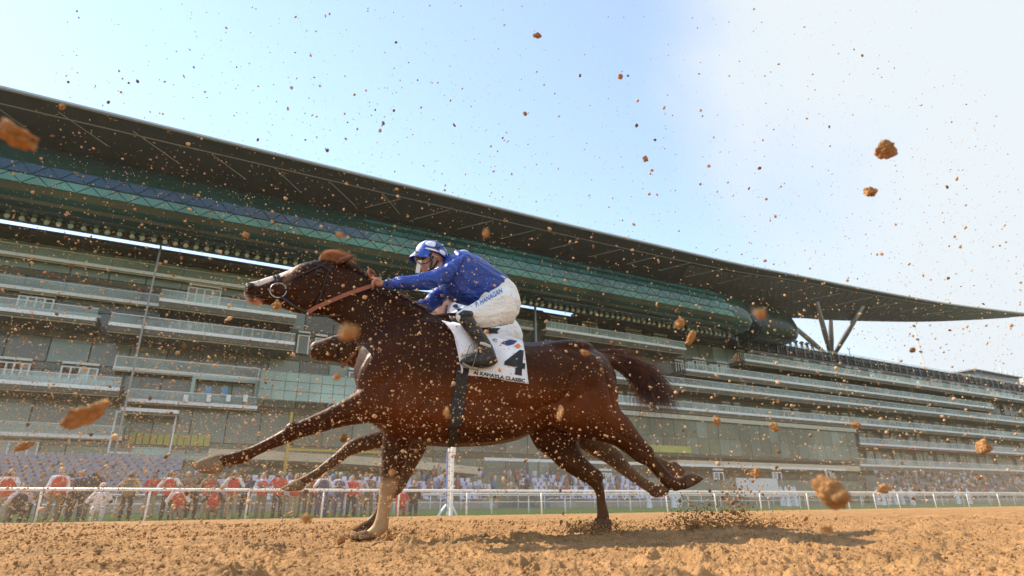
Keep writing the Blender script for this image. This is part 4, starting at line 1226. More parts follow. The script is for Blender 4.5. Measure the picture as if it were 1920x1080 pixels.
M_GOG = mat('goggle_lens', (0.060, 0.045, 0.018), 0.12, 0.4, 30.0)
M_TAPE = mat('pale_strip', (0.72, 0.60, 0.48), 0.6, 0.2, 30.0)
def finger(base, d, nrm, L, r, curl):
    """three bent joints"""
    pts = [base]; ang = 0.0
    ax = d.cross(nrm).normalized()
    for k, f in enumerate((.45, .32, .23)):
        ang += curl * (0.7 if k == 0 else 1.0)
        dd = Matrix.Rotation(ang, 3, ax) @ d
        pts.append(pts[-1] + dd * L * f)
    return tubevf(pts, [r, r * .97, r * .9, r * .72], 8)
def hand_shells(wrist, knuck, nrm, thumb_side):
    """palm from wrist to knuckles, four fingers closing round what is held, thumb from the palm's side"""
    d = (knuck - wrist).normalized(); side = d.cross(nrm).normalized() * thumb_side
    sh_ = [tubevf([wrist - d * .03, wrist, wrist.lerp(knuck, .5), knuck], [.021, .022, .028, .024], 10)]
    for k in range(4): sh_.append(finger(knuck + side * (.027 - .018 * k) - d * .008, d, nrm, (.066, .074, .070, .056)[k], .0085, R(58)))
    tb = wrist.lerp(knuck, .35) + side * .024
    sh_.append(tubevf([tb, tb + side * .016 + d * .026, tb + side * .012 + d * .052 + nrm * -.006, tb + side * .002 + d * .07 + nrm * -.012], [.0125, .0115, .010, .008], 8))
    return sh_

jock = thing('jockey', 'jockey in royal blue silks and white breeches crouched on the chestnut horse', 'person', tuple(H0 + Vector((.6, .2, 0))))
TORSO = [(838, 484, 826, 524, .11, 0), (858, 474, 834, 545, .185, 0), (880, 478, 850, 558, .205, 0), (905, 492, 866, 566, .200, 0), (932, 511, 884, 571, .185, 0), (951, 525, 896, 570, .172, 0)]
ARM_N = [(872, 478, 846, 528, .062, .17), (848, 490, 838, 530, .060, .19), (822, 503, 822, 536, .054, .19), (800, 509, 806, 541, .050, .18), (782, 514, 786, 542, .047, .165), (758, 519, 760, 541, .041, .145), (738, 523, 740, 540, .034, .125), (719, 526, 719, 538, .026, .11)]
ARM_F = [(862, 500, 842, 545, .06, -.15), (838, 524, 838, 560, .056, -.17), (816, 541, 824, 574, .05, -.17), (798, 559, 804, 586, .045, -.15), (780, 566, 786, 590, .038, -.12), (764, 566, 770, 584, .028, -.09)]
me = solid([loft(TORSO, 20, 4), loft(ARM_N, 14, 4), loft(ARM_F, 14, 4)], .007, 4)
ripple(me, .011, 10.0, HF * .8 + Vector((0, 0, .5)))
shirt = hpart('silk_shirt', me, M_SILK, jock)
hpart('collar', loft([(842, 496, 834, 510, .075, 0), (850, 476, 838, 512, .10, 0), (866, 471, 856, 500, .105, 0), (877, 473, 872, 484, .06, 0)], 18, 4), mat('pale_collar', (0.55, 0.60, 0.78), 0.5, 0.1, 12.0, 0.3, 25.0), jock)
hpart('cuff_band', tubevf([pl(729, 532, .118), pl(724, 532, .114)], .032, 14), M_STRAPB, jock)
PELV = [(940, 517, 888, 571, .165, 0), (956, 530, 902, 590, .172, 0), (968, 548, 920, 604, .172, 0), (973, 568, 938, 608, .150, 0), (970, 588, 952, 606, .085, 0)]
THIGH_N = [(962, 545, 962, 606, .085, .11), (938, 540, 944, 608, .095, .15), (912, 556, 920, 613, .092, .21), (888, 569, 898, 612, .078, .26), (868, 580, 880, 606, .064, .31), (856, 588, 866, 604, .045, .335)]
THIGH_F = [(r[0], r[1], r[2], r[3], r[4], -r[5]) for r in THIGH_N]
me = solid([loft(PELV, 20, 4), loft(THIGH_N, 16, 4), loft(THIGH_F, 16, 4)], .008, 5)
ripple(me, .0075, 9.0, HF + Vector((0, 0, -.3)), 4.0)
trs = hpart('breeches', me, M_BREECH, jock)
tr_bvh = BVHTree.FromPolygons([v.co for v in me.vertices], [tuple(p.vertices) for p in me.polygons])
put_text('P. HANAGAN', (893, 577), (942, 549), (891, 568), 'name_print', mat('blue_print', (0.03, 0.10, 0.36), 0.6), trs, tr_bvh, .012, .004)
def boot(lat):
    leg = [(858, 593, 884, 590, .058, lat), (864, 608, 894, 606, .060, lat), (876, 624, 906, 621, .056, lat), (888, 640, 917, 638, .050, lat), (896, 654, 924, 650, .046, lat), (900, 670, 930, 666, .044, lat)]
    foot = [(914, 652, 934, 680, .040, lat), (900, 656, 920, 688, .044, lat), (884, 664, 900, 690, .045, lat), (868, 672, 878, 688, .040, lat), (862, 677, 868, 686, .026, lat)]
    return solid([loft(leg, 16, 4), loft(foot, 14, 4)], .007, 4)
for lat in (.345, -.345):
    bt = hpart('boot', boot(lat), M_BOOT, jock)
    hpart('boot_cuff', loft([(857, 590, 886, 586, .062, lat), (860, 598, 889, 595, .064, lat)], 18, 2), M_BOOT, bt)
    if lat > 0:
        b = MB()
        b.add(tubevf([pl(872, 674, lat + .055), pl(880, 650, lat + .07), pl(890, 640, lat + .06), pl(896, 655, lat + .05), pl(886, 688, lat + .05)], .0035, 6)); b.add(ribbon([pl(866, 682, lat + .05), pl(882, 690, lat + .055), pl(898, 693, lat + .05)], .018, .012))
        b.build('stirrup', mat('worn_brass', (0.20, 0.15, 0.09), 0.4, metal=0.7), bt).location = (0, 0, 0)
        hpart('spur_strap', loft([(893, 642, 922, 652, .056, lat), (894, 646, 923, 656, .056, lat)], 14, 2), mat('pale_piping', (0.55, 0.52, 0.48), 0.5), bt)
# skin: one body running through the clothes, showing at face, neck and hand
hs = [loft([(828, 500, 820, 518, .05, 0), (850, 500, 842, 530, .08, 0), (890, 505, 866, 550, .12, 0), (940, 535, 905, 575, .11, 0)], 14, 4),
      tubevf([pl(800, 494, 0), pl(826, 505, 0), pl(850, 514, 0)], [.05, .058, .065], 12),
      ballvf(pl(808, 484, 0), (.098, .076, .110), HROT @ Matrix.Rotation(R(-14), 3, 'Y'), 20, 14),              # skull
      loft([(786, 486, 812, 494, .058, 0), (787, 497, 815, 505, .054, 0), (791, 507, 813, 510, .042, 0), (795, 512, 808, 514, .028, 0)], 16, 4),    # jaw
      blob(786, 497, 0, .014, .013, .020, R(-20)), blob(788, 506, 0, .013, .022, .008), blob(793, 513, 0, .018, .022, .014),      # nose, lips, chin
      tubevf([pl(858, 505, .15), pl(820, 520, .18), pl(790, 528, .17), pl(755, 531, .145), pl(719, 532, .11)], [.04, .035, .032, .026, .020], 10),
      tubevf([pl(850, 520, -.13), pl(820, 555, -.16), pl(790, 575, -.14), pl(762, 575, -.09)], [.04, .035, .03, .02], 10),
      tubevf([pl(950, 570, .10), pl(900, 590, .22), pl(870, 596, .32), pl(890, 630, .345), pl(910, 662, .345)], [.06, .05, .034, .028, .022], 10),
      tubevf([pl(950, 570, -.10), pl(900, 590, -.22), pl(870, 596, -.32), pl(890, 630, -.345), pl(910, 662, -.345)], [.06, .05, .034, .028, .022], 10)]
hs += hand_shells(pl(719, 532, .11), pl(703, 529, .105), (Vector((0, 0, -1)) + HN * .4).normalized(), 1)
hs += hand_shells(pl(764, 575, -.09), pl(752, 570, -.075), Vector((0, 0, -1)), -1)
hpart('body', solid(hs, .0055, 3), M_SKIN, jock)
hpart('ear', loft([(817, 476, 821, 482, .010, .078), (818, 478, 825, 488, .014, .082), (820, 484, 824, 492, .009, .078)], 10, 3), mat('ear_skin', (0.44, 0.14, 0.10), 0.5), jock)
# cap
HC = pl(809, 477, 0)
CAPROT = HROT @ Matrix.Rotation(R(-12), 3, 'Y')
def capvf(scale, zmin=-.015, nu=36, nv=14, only=None):
    V, F = [], []
    rx, ry, rz = .126 * scale, .100 * scale, .112 * scale
    for j in range(nv + 1):
        ph = (math.pi * .54) * j / nv
        for i in range(nu):
            th = 2 * math.pi * i / nu
            V.append(HC + CAPROT @ Vector((rx * math.sin(ph) * math.cos(th), ry * math.sin(ph) * math.sin(th), rz * math.cos(ph))))
    for j in range(nv):
        for i in range(nu): F.append((j * nu + i, (j + 1) * nu + i, (j + 1) * nu + (i + 1) % nu, j * nu + (i + 1) % nu))
    F.append(tuple(range(nv * nu, (nv + 1) * nu)))
    return V, F
helm = hpart('riding_helmet', capvf(1.0), M_CAPB, jock)
def cap_patch(thc, phc, rth, rph, m, n=24):
    """a white patch sewn on the cap"""
    V, F = [], []
    def P(th, ph, s=1.012): return HC + CAPROT @ Vector((.126 * s * math.sin(ph) * math.cos(th), .100 * s * math.sin(ph) * math.sin(th), .112 * s * math.cos(ph)))
    rings = 5
    V.append(P(thc, phc, 1.014))
    for r in range(1, rings + 1):
        for k in range(n):
            a = 2 * math.pi * k / n
            V.append(P(thc + rth * r / rings * math.copysign(abs(math.cos(a)) ** .8, math.cos(a)), phc + rph * r / rings * math.copysign(abs(math.sin(a)) ** .8, math.sin(a)), 1.014 if r < rings else 1.004))
    for k in range(n): F.append((0, 1 + k, 1 + (k + 1) % n))
    for r in range(rings - 1):
        for k in range(n): F.append((1 + r * n + k, 1 + (r + 1) * n + k, 1 + (r + 1) * n + (k + 1) % n, 1 + r * n + (k + 1) % n))
    return hpart('cap_spot', (V, F), m, helm)
for thc, phc, rth, rph in ((R(75), R(62), R(24), R(17)), (R(12), R(60), R(30), R(34)), (R(178), R(62), R(15), R(32)), (R(128), R(86), R(16), R(9)), (R(-60), R(60), R(26), R(22)), (R(-120), R(60), R(26), R(22)), (R(100), R(10), R(100), R(9)), (R(85), R(92), R(26), R(3.5))):
    cap_patch(thc, phc, rth, rph, M_CAPW)
# peak of the cap
V, F = [], []
for j in range(5):
    for i in range(17):
        a = R(-80) + R(160) * i / 16; r = 1.0 + .30 * j / 4 * math.cos(a) ** 0.8 if math.cos(a) > 0 else 1.0
        V.append(HC + CAPROT @ Vector((.124 * r * math.cos(a), .098 * (1 + .06 * j / 4) * math.sin(a), -.012 - .012 * j - .010 * (j / 4) ** 2 * 2)))
n0 = len(V); V += [v - Vector((0, 0, .006)) for v in V]
for j in range(4):
    for i in range(16):
        a = j * 17 + i; F.append((a, a + 1, a + 18, a + 17)); F.append((n0 + a + 17, n0 + a + 18, n0 + a + 1, n0 + a))
for i in range(16): F.append((68 + i, 69 + i, n0 + 69 + i, n0 + 68 + i))
hpart('peak', (V, F), M_CAPB, helm)
# straps, goggles and the pale strip hanging from them
def cap_strap(list_, w):
    P = [HC + CAPROT @ Vector((.126 * 1.03 * math.sin(p) * math.cos(t), .100 * 1.03 * math.sin(p) * math.sin(t), .112 * 1.03 * math.cos(p))) for t, p in list_]
    b = MB(); b.add(tubevf(P, w, 6)); return b.build('goggle_strap', M_STRAPB, helm)
cap_strap([(R(96), R(15 + 8 * k)) for k in range(10)], .006)
cap_strap([(R(95 + 8 * k), R(84 - 7 * k)) for k in range(9)], .006)
hpart('chin_strap', tubevf([pl(812, 480, .082), pl(809, 494, .074), pl(806, 506, .062), pl(801, 513, .045)], .007, 6), M_STRAPB, jock)
hpart('chin_strap', tubevf([pl(822, 488, .074), pl(814, 500, .068), pl(806, 508, .06)], .008, 6), M_STRAPB, jock)
gog = hpart('goggles', solid([loft([(776, 474, 780, 490, .062, 0), (784, 471, 787, 494, .078, 0), (796, 471, 798, 494, .088, 0), (807, 473, 807, 488, .090, 0)], 18, 4)], .006, 3), M_GOG, jock)
hpart('goggle_rim', tubevf([pl(781, 490, .062), pl(789, 495, .072), pl(799, 494, .080), pl(807, 488, .082), pl(808, 476, .083)], .0045, 6), M_STRAPB, gog)
hpart('face_strip', ribbon([pl(787, 488, .05), pl(785, 499, .055), pl(783, 512, .06)], .034, .003, (HN + HF * .5).normalized()), M_TAPE, jock, False)
hpart('whip', tubevf([pl(752, 530, .03), pl(743, 543, .03), pl(735, 556, .02)], [.009, .008, .006], 6), M_STRAPB, jock)

# ------------------------------------------------------------------ second jockey, low behind the first
j2 = thing('jockey', 'jockey in white silks with black bands tucked low on the farther horse', 'person', tuple(H0 + HN * LAT2 + Vector((.6, .2, 0))))
L2 = LAT2
me = solid([loft([(846, 566, 838, 606, .10, L2), (868, 560, 860, 618, .17, L2), (905, 566, 890, 630, .19, L2), (940, 582, 918, 636, .17, L2)], 18, 4),
            loft([(872, 572, 858, 605, .055, L2 + .17), (838, 590, 838, 616, .05, L2 + .18), (805, 606, 806, 626, .038, L2 + .14), (780, 612, 780, 626, .028, L2 + .10)], 14, 4),
            loft([(872, 572, 858, 605, .055, L2 - .17), (838, 590, 838, 616, .05, L2 - .18), (805, 606, 806, 626, .038, L2 - .14), (780, 612, 780, 626, .028, L2 - .10)], 14, 4)], .010, 4)
hpart('silk_shirt', me, M_WSILK, j2)
s2b = BVHTree.FromPolygons([v.co for v in me.vertices], [tuple(p.vertices) for p in me.polygons])
for pix in ([(852, 572), (866, 585), (872, 610)], [(882, 566), (892, 578), (897, 604)]):
    st = strap(pix, .045, .004, s2b)
    if len(st[0]) > 8: hpart('black_band', st, M_PRINT, j2, False)
me = solid([loft([(925, 580, 900, 640, .165, L2), (950, 590, 925, 655, .17, L2), (968, 606, 945, 664, .165, L2), (978, 628, 962, 665, .12, L2), (976, 645, 968, 662, .06, L2)], 18, 4),
            loft([(955, 600, 960, 668, .09, L2 + .12), (920, 612, 930, 670, .09, L2 + .17), (890, 630, 896, 668, .07, L2 + .2), (872, 642, 880, 662, .05, L2 + .21)], 14, 4),
            loft([(955, 600, 960, 668, .09, L2 - .12), (920, 612, 930, 670, .09, L2 - .17), (890, 630, 896, 668, .07, L2 - .2), (872, 642, 880, 662, .05, L2 - .21)], 14, 4)], .010, 4)
t2 = hpart('breeches', me, M_BREECH, j2)
t2b = BVHTree.FromPolygons([v.co for v in me.vertices], [tuple(p.vertices) for p in me.polygons])
for pts, a, b, up in (([(0, .1), (.3, .8), (.7, 1), (1, .6), (.5, .0)], (908, 616), (936, 612), (908, 606), ), ([(0, .2), (.4, 1), (1, .8), (.7, .0)], (914, 624), (938, 622), (914, 616))):
    put_text('', a, b, up, 'emblem_print', M_PRINT, t2, t2b, off=.004, shape=poly_mesh(pts))
bb = [tubevf([pl(832, 578, L2), pl(850, 586, L2), pl(890, 595, L2), pl(940, 620, L2)], [.05, .06, .11, .11], 12), ballvf(pl(838, 572, L2), (.098, .076, .112), HROT @ Matrix.Rotation(R(-30), 3, 'Y'), 18, 12),
      loft([(816, 572, 838, 584, .058, L2), (816, 584, 836, 596, .052, L2), (822, 596, 832, 600, .03, L2)], 14, 4), blob(813, 584, L2, .016, .013, .018),
      tubevf([pl(865, 588, L2 + .15), pl(835, 603, L2 + .17), pl(805, 616, L2 + .14), pl(778, 619, L2 + .09)], [.04, .034, .028, .02], 10), tubevf([pl(865, 588, L2 - .15), pl(835, 603, L2 - .17), pl(805, 616, L2 - .14), pl(778, 619, L2 - .09)], [.04, .034, .028, .02], 10)]
bb += hand_shells(pl(778, 619, L2 + .09), pl(766, 617, L2 + .08), Vector((0, 0, -1)), 1) + hand_shells(pl(778, 619, L2 - .09), pl(766, 617, L2 - .08), Vector((0, 0, -1)), -1)
hpart('body', solid(bb, .008, 3), M_SKIN, j2)
HC2 = pl(846, 566, L2)
V = []; F = []
for j in range(11):
    ph = math.pi * .55 * j / 10
    for i in range(28):
        th = 2 * math.pi * i / 28; V.append(HC2 + (HROT @ Matrix.Rotation(R(-32), 3, 'Y')) @ Vector((.13 * math.sin(ph) * math.cos(th), .105 * math.sin(ph) * math.sin(th), .115 * math.cos(ph))))
for j in range(10):
    for i in range(28): F.append((j * 28 + i, (j + 1) * 28 + i, (j + 1) * 28 + (i + 1) % 28, j * 28 + (i + 1) % 28))
F.append(tuple(range(280, 308)))
h2 = hpart('riding_helmet', (V, F), mat('cap_dark', (0.05, 0.05, 0.06), 0.4), j2)
hpart('chin_strap', tubevf([pl(838, 572, L2 + .085), pl(836, 585, L2 + .075), pl(832, 598, L2 + .06)], .009, 6), M_STRAPB, j2)
hpart('boot', solid([loft([(868, 646, 890, 644, .055, L2 + .23), (880, 670, 906, 668, .055, L2 + .24), (898, 700, 924, 696, .046, L2 + .24)], 14, 4), loft([(916, 690, 930, 714, .04, L2 + .24), (894, 698, 904, 720, .045, L2 + .24), (872, 706, 880, 716, .03, L2 + .24)], 12, 4)], .009, 3), M_BOOT, j2)
# ------------------------------------------------------------------ rails, finish post, board
M_PVC = mat('white_rail', (0.80, 0.79, 0.77), 0.4, 0.06, 1.5)
ROTZ = math.atan2(A_S.y, A_S.x)
def rail_thing(name, label, D, s0, s1, posts, h, r, hook=False, second=None, group=None, pr=.03):
    t = thing(name, label, 'rail', tuple(Wp(s0, D, 0)), ROTZ, group)
    z0 = ground_z(D) - .05
    b = MB(); b.add(tubevf([(0, 0, z0 + h), ((s1 - s0) * .33, 0, z0 + h + .012), ((s1 - s0) * .66, 0, z0 + h - .008), (s1 - s0, 0, z0 + h)], r, 10)); b.build('top_rail', M_PVC, t, True)
    if second: mesh_obj('lower_rail', *tubevf([(0, 0, z0 + second), (s1 - s0, 0, z0 + second)], r * .8, 8), M_PVC, t, True)
    for s in posts:
        x = s - s0; j = random.uniform(-.02, .02)
        if hook: pts = [(x, .30, z0 - .1), (x + j, .30, z0 + h * .55), (x + j, .28, z0 + h * .82), (x - .06, .18, z0 + h * .97), (x - .16, .06, z0 + h), (x - .24, .0, z0 + h)]
        else: pts = [(x, .0, z0 - .1), (x + j, 0, z0 + h * .6), (x + j * 2, 0, z0 + h - r * .5)]
        mesh_obj('post', *tubevf(pts, pr, 8), M_PVC, t, True)
    return t
posts = [-10.8, -7.7, -4.57, -1.26, 2.25, 5.24, 8.6, 11.99, 16.18, 20.21, 24.56, 28.4, 32.28, 36.81, 41.15, 44.2, 47.13, 51.91, 56.69, 61.58, 66.5, 71.5]
rail_thing('running_rail', 'near white plastic running rail crossing the picture behind the horses', 27.4, -16, 90, posts, 1.16, .060, pr=.040)
hp = [10.2, 14.73, 17.04, 19.47, 24.2, 28.96, 33.1, 36.51, 39.84, 43.4, 47.12, 50.6, 54.11, 58.5, 61.92, 66.5, 71]
rail_thing('running_rail', 'second white rail on hooked swan-neck posts just behind the near rail', 30.0, 9.5, 90, hp, 1.08, .035, True, pr=.042)
rail_thing('barrier_rail', 'low white two-bar barrier far behind on the turf', 40.5, -8, 105, [-8 + 2.3 * k for k in range(49)], 1.0, .035, second=.55)
rail_thing('barrier_rail', 'white two-bar crowd barrier standing behind the red-vested photographers', 33.5, -14, 13, [-14 + 2.7 * k for k in range(11)], 1.02, .045, second=.62)

# finish marker: graduated post and a second post on splayed feet
s0, zt = sz(846, 838, 28.6)
zb = ground_z(28.6) - .05
fm = thing('finish_post', 'white graduated marker post with red ticks on splayed white feet', 'post', tuple(Wp(s0, 28.6, zb)), ROTZ)
ht = zt - zb
part('graduated_board', M_PVC, (-.16, -.02, -.05, .05, .05, ht - .08), parent=fm)
for k in range(9): part('red_tick', mat('red_tick', (0.55, 0.04, 0.04), 0.6), (-.15, -.06 if k % 2 else -.03, -.056, -.049, .3 + k * (ht - .6) / 8, .335 + k * (ht - .6) / 8), parent=fm)
part('side_board', mat('blue_edge', (0.08, 0.16, 0.42), 0.5), (-.21, -.165, -.05, .06, .25, ht - .25), parent=fm)
part('post', M_PVC, (.03, .16, -.06, .06, .05, ht - .1), parent=fm)
part('post_head', M_PVC, (.02, .22, -.09, .09, ht - .38, ht + .06), parent=fm)
for dx, dy in ((-.62, 0), (.42, .05), (-.1, -.35), (.05, .4)): mesh_obj('foot', *tubevf([(0, 0, .75), (dx * .6, dy * .6, .32), (dx, dy, 0)], [.06, .06, .065], 8), M_PVC, fm)
# white board on the turf
s1, zt = sz(1380, 896, 43); s2 = s_at(1457, 43, zt)
bd = thing('notice_board', 'blank white board standing beyond the rail right of the hind hooves', 'board', tuple(Wp(s1, 43, 0)), ROTZ)
zb2 = sz(1380, 932, 43)[1]
part('panel', mat('board_white', (0.66, 0.65, 0.66), 0.6, 0.03, 1.0), (0, s2 - s1, 0, .08, zb2, zt), parent=bd)
for x in (.1, (s2 - s1) / 2, s2 - s1 - .2): part('leg', M_STEEL, (x, x + .1, .09, .17, ground_z(43) - .1, zt - .2), parent=bd)
# far mast and far scaffold beyond the right end
s1, zt = sz(1712, 604, 150); zb3 = 20
ms = thing('lattice_mast', 'slim pale lattice mast rising behind the right-hand roof', 'mast', tuple(Wp(s1, 150, 0)), ROTZ)
b = MB()
for dx, dy in ((-.35, 0), (.35, 0), (0, .6)): b.box(dx - .1, dx + .1, dy - .1, dy + .1, -1, zt)
k = 10.0
while k < zt: b.box(-.4, .4, -.06, .06, k, k + .12); k += 1.5
b.build('lattice', mat('pale_mast', (0.60, 0.56, 0.52), 0.6), ms)
for y in (611, 635, 657):
    part('lamp_bank', M_DARKST, (-.9, .9, -.3, .3, sz(1713, y, 150)[1] - .4, sz(1713, y, 150)[1] + .4), parent=ms)
s1, zt = sz(1868, 697, 160); s2, _ = sz(1935, 690, 160)
sf = thing('scaffold_tower', 'distant pale scaffold frame at the right edge above the roofline', 'scaffold', tuple(Wp(s1, 160, 0)), ROTZ)
b = MB()
for i in range(9):
    x = (s2 - s1) * i / 8
    b.box(x - .25, x + .25, -.25, .25, -1, zt + 3 * math.sin(i * 1.3))
    if i: b.add(tubevf([(x - (s2 - s1) / 8, 0, zt - 8), (x, 0, zt + 1)], .2, 4)); b.add(tubevf([(x - (s2 - s1) / 8, 0, zt), (x, 0, zt - 9)], .2, 4))
b.build('frame', mat('scaffold_white', (0.70, 0.70, 0.70), 0.6), sf)

# ------------------------------------------------------------------ people at the rail
def cl(name, c): return mat('cloth_' + name, c, 0.8, 0.2, 9.0, 0.4, 14.0)
C = dict(red=cl('red', (0.52, 0.035, 0.03)), white=cl('white', (0.70, 0.68, 0.72)), dark=cl('dark', (0.035, 0.033, 0.04)), brown=cl('brown', (0.19, 0.13, 0.085)), khaki=cl('khaki', (0.36, 0.28, 0.19)), navy=cl('navy', (0.06, 0.065, 0.14)),
         blue=cl('blue', (0.36, 0.50, 0.66)), lilac=cl('lilac', (0.52, 0.48, 0.64)), tan=cl('tan', (0.48, 0.36, 0.24)), teal=cl('teal', (0.20, 0.42, 0.40)), grey=cl('grey', (0.22, 0.21, 0.21)), hairb=cl('hair_black', (0.018, 0.014, 0.012)), hairr=cl('hair_ginger', (0.26, 0.12, 0.05)), capb=cl('cap_blue', (0.12, 0.30, 0.60)))
M_CAM = mat('camera_body', (0.02, 0.02, 0.02), 0.35)
M_PSKIN = [mat('person_skin_%d' % i, c, 0.6) for i, c in enumerate([(0.46, 0.26, 0.18), (0.30, 0.16, 0.10), (0.40, 0.21, 0.14)])]
def limbs(pose):
    if pose == 'kneel':
        hip, sh_, hd = .42, .92, 1.14
        legs = [[(.10 * s, .05, hip), (.14 * s, -.36, .46), (.13 * s, -.10, .06), (.13 * s, .12, .05)] for s in (-1, 1)]
        lean = -.12
    else:
        hip, sh_, hd = .93, 1.44, 1.63
        legs = [[(.10 * s, 0, hip), (.12 * s, -.02, .50), (.13 * s, .02, .09), (.14 * s, -.12, .04)] for s in (-1, 1)]
        lean = -.02
    if pose in ('photo', 'kneel'): arms = [[(.18 * s, lean, sh_ - .03), (.36 * s, lean - .12, sh_ - .28), (.09 * s, lean - .30, hd - .08)] for s in (-1, 1)]
    elif pose == 'chest': arms = [[(.18 * s, lean, sh_ - .03), (.30 * s, lean - .03, sh_ - .30), (.09 * s, lean - .27, sh_ - .25)] for s in (-1, 1)]
    else: arms = [[(.18 * s, lean, sh_ - .03), (.28 * s, .02, sh_ - .32), (.27 * s, -.10, sh_ - .58)] for s in (-1, 1)]
    return hip, sh_, hd, lean, legs, arms
def make_person(pose):
    hip, sh_, hd, lean, legs, arms = limbs(pose)
    P = {}
    body = [ballvf((0, lean - .02, hd), (.082, .098, .118), nu=12, nv=8), tubevf([(0, lean, sh_ - .06), (0, lean - .01, hd - .08)], [.06, .052], 8), ballvf((0, lean - .115, hd - .02), (.014, .02, .018), nu=6, nv=4),
            tubevf([(0, .02, hip), (0, lean, (hip + sh_) / 2), (0, lean, sh_ - .05)], [.11, .10, .12], 10)]
    for s in (-1, 1): body.append(ballvf((.082 * s, lean, hd - .01), (.012, .022, .03), nu=6, nv=4))
    for a in arms: body += [tubevf(a, [.05, .042, .03], 8), tubevf([a[2], Vector(a[2]) + (Vector(a[2]) - Vector(a[1])).normalized() * .07], [.034, .03], 8)]
    for k, a in enumerate(arms):                                     # fingers
        d = (Vector(a[2]) - Vector(a[1])).normalized(); sd = d.cross(Vector((0, 1, 0))).normalized()
        for q in range(4): body.append(tubevf([Vector(a[2]) + d * .06 + sd * (.024 - .016 * q), Vector(a[2]) + d * (.12 - .008 * abs(q - 1)) + sd * (.024 - .016 * q) + Vector((0, -.02, 0))], [.011, .009], 6))
        body.append(tubevf([Vector(a[2]) + d * .02 + sd * .03, Vector(a[2]) + d * .07 + sd * .05], [.012, .010], 6))
    for l_ in legs: body.append(tubevf(l_, [.07, .05, .04, .035], 8))
    P['body'] = solid(body, .016, 2)
    torso = tubevf([(0, .02, hip - .06), (0, .01, hip + .08), (0, lean, (hip + sh_) / 2), (0, lean, sh_ - .10), (0, lean, sh_), (0, lean, sh_ + .05)], [.165, .17, .165, .18, .13, .06], 14)
    torso = ([Vector((v.x * 1.15, v.y * .78 + lean * .2, v.z)) for v in torso[0]], torso[1])
    sl = [tubevf([(0.10 * (1 if a[0][0] > 0 else -1), a[0][1], a[0][2]), a[0], a[1], Vector(a[1]).lerp(Vector(a[2]), .8)], [.08, .082, .062, .046], 10) for a in arms]
    P['shirt'] = solid([torso] + sl, .022, 2)
    P['vest'] = solid([([Vector((v.x * 1.10, v.y * 1.14, hip + (v.z - hip) * .96)) for v in torso[0]], torso[1])], .022, 2)
    tr = [tubevf([l_[0], Vector(l_[0]).lerp(Vector(l_[1]), .5), l_[1], Vector(l_[2])], [.105, .095, .078, .066], 10) for l_ in legs] + [ballvf((0, .03, hip), (.175, .125, .13), nu=12, nv=8)]
    P['trousers'] = solid(tr, .024, 2)
    for q, l_ in enumerate(legs): P['shoe%d' % q] = solid([tubevf([Vector(l_[2]) + Vector((0, .05, -.03)), Vector(l_[3]) + Vector((0, 0, 0)), Vector(l_[3]) + Vector((0, -.06, -.005))], [.045, .05, .035], 8)], .02, 1)
    hair = ballvf((0, lean + .012, hd + .035), (.092, .10, .10), nu=12, nv=8)
    P['hair'] = solid([hair], .02, 1)
    capm = MB(); capm.add(ballvf((0, lean, hd + .05), (.096, .108, .085), nu=12, nv=8)); capm.add(tubevf([(0, lean - .09, hd + .04), (0, lean - .17, hd + .03)], [.075, .06], 10))
    me = bpy.data.meshes.new('cap'); me.from_pydata(capm.v, [], capm.f)
    for v in me.vertices:
        if v.co.y < lean - .085: v.co.z = hd + .035 + (v.co.z - hd - .035) * .12
    P['cap'] = me
    cm = MB(); a = Vector(arms[0][2]); b_ = Vector(arms[1][2]); c = (a + b_) / 2
    cm.box(c.x - .075, c.x + .075, c.y - .10, c.y - .02, c.z - .05, c.z + .05); cm.add(tubevf([(c.x, c.y - .10, c.z), (c.x, c.y - .18, c.z), (c.x, c.y - .27, c.z)], [.045, .05, .058], 12))
    me = bpy.data.meshes.new('camera'); me.from_pydata([tuple(v) for v in cm.v], [], cm.f); P['camera'] = me
    for me in P.values():
        if not me.materials: me.materials.append(M_CAM)
    return P
PROTO = {p: make_person(p) for p in ('photo', 'chest', 'stand', 'kneel')}
def person(px, D, pose, label, shirt, trousers, vest=None, head='hairb', cap=False, cam_=False, size=1.0, turn=0.0, dz=0.0):
    zf = ground_z(D) - .03 + dz
    s = s_at(px, D, .9)
    loc = Wp(s, D, zf)
    face = math.atan2(-loc.x, loc.y) + turn                      # towards the track
    t = thing('person', label, 'person', tuple(loc), face, 'people standing behind the running rail')
    t.scale = (size, size, size)
    def add(nm, m):
        o = bpy.data.objects.new(nm.rstrip('01'), PROTO[pose][nm]); COL.objects.link(o); o.parent = t
        o.material_slots[0].link = 'OBJECT'; o.material_slots[0].material = m
        return o
    add('body', random.choice(M_PSKIN)); add('shirt', C[shirt]); add('trousers', C[trousers]); add('shoe0', C['dark']); add('shoe1', C['dark'])
    if vest: add('vest', C[vest])
    add('cap' if cap else 'hair', C[head])
    if cam_: add('camera', M_CAM)
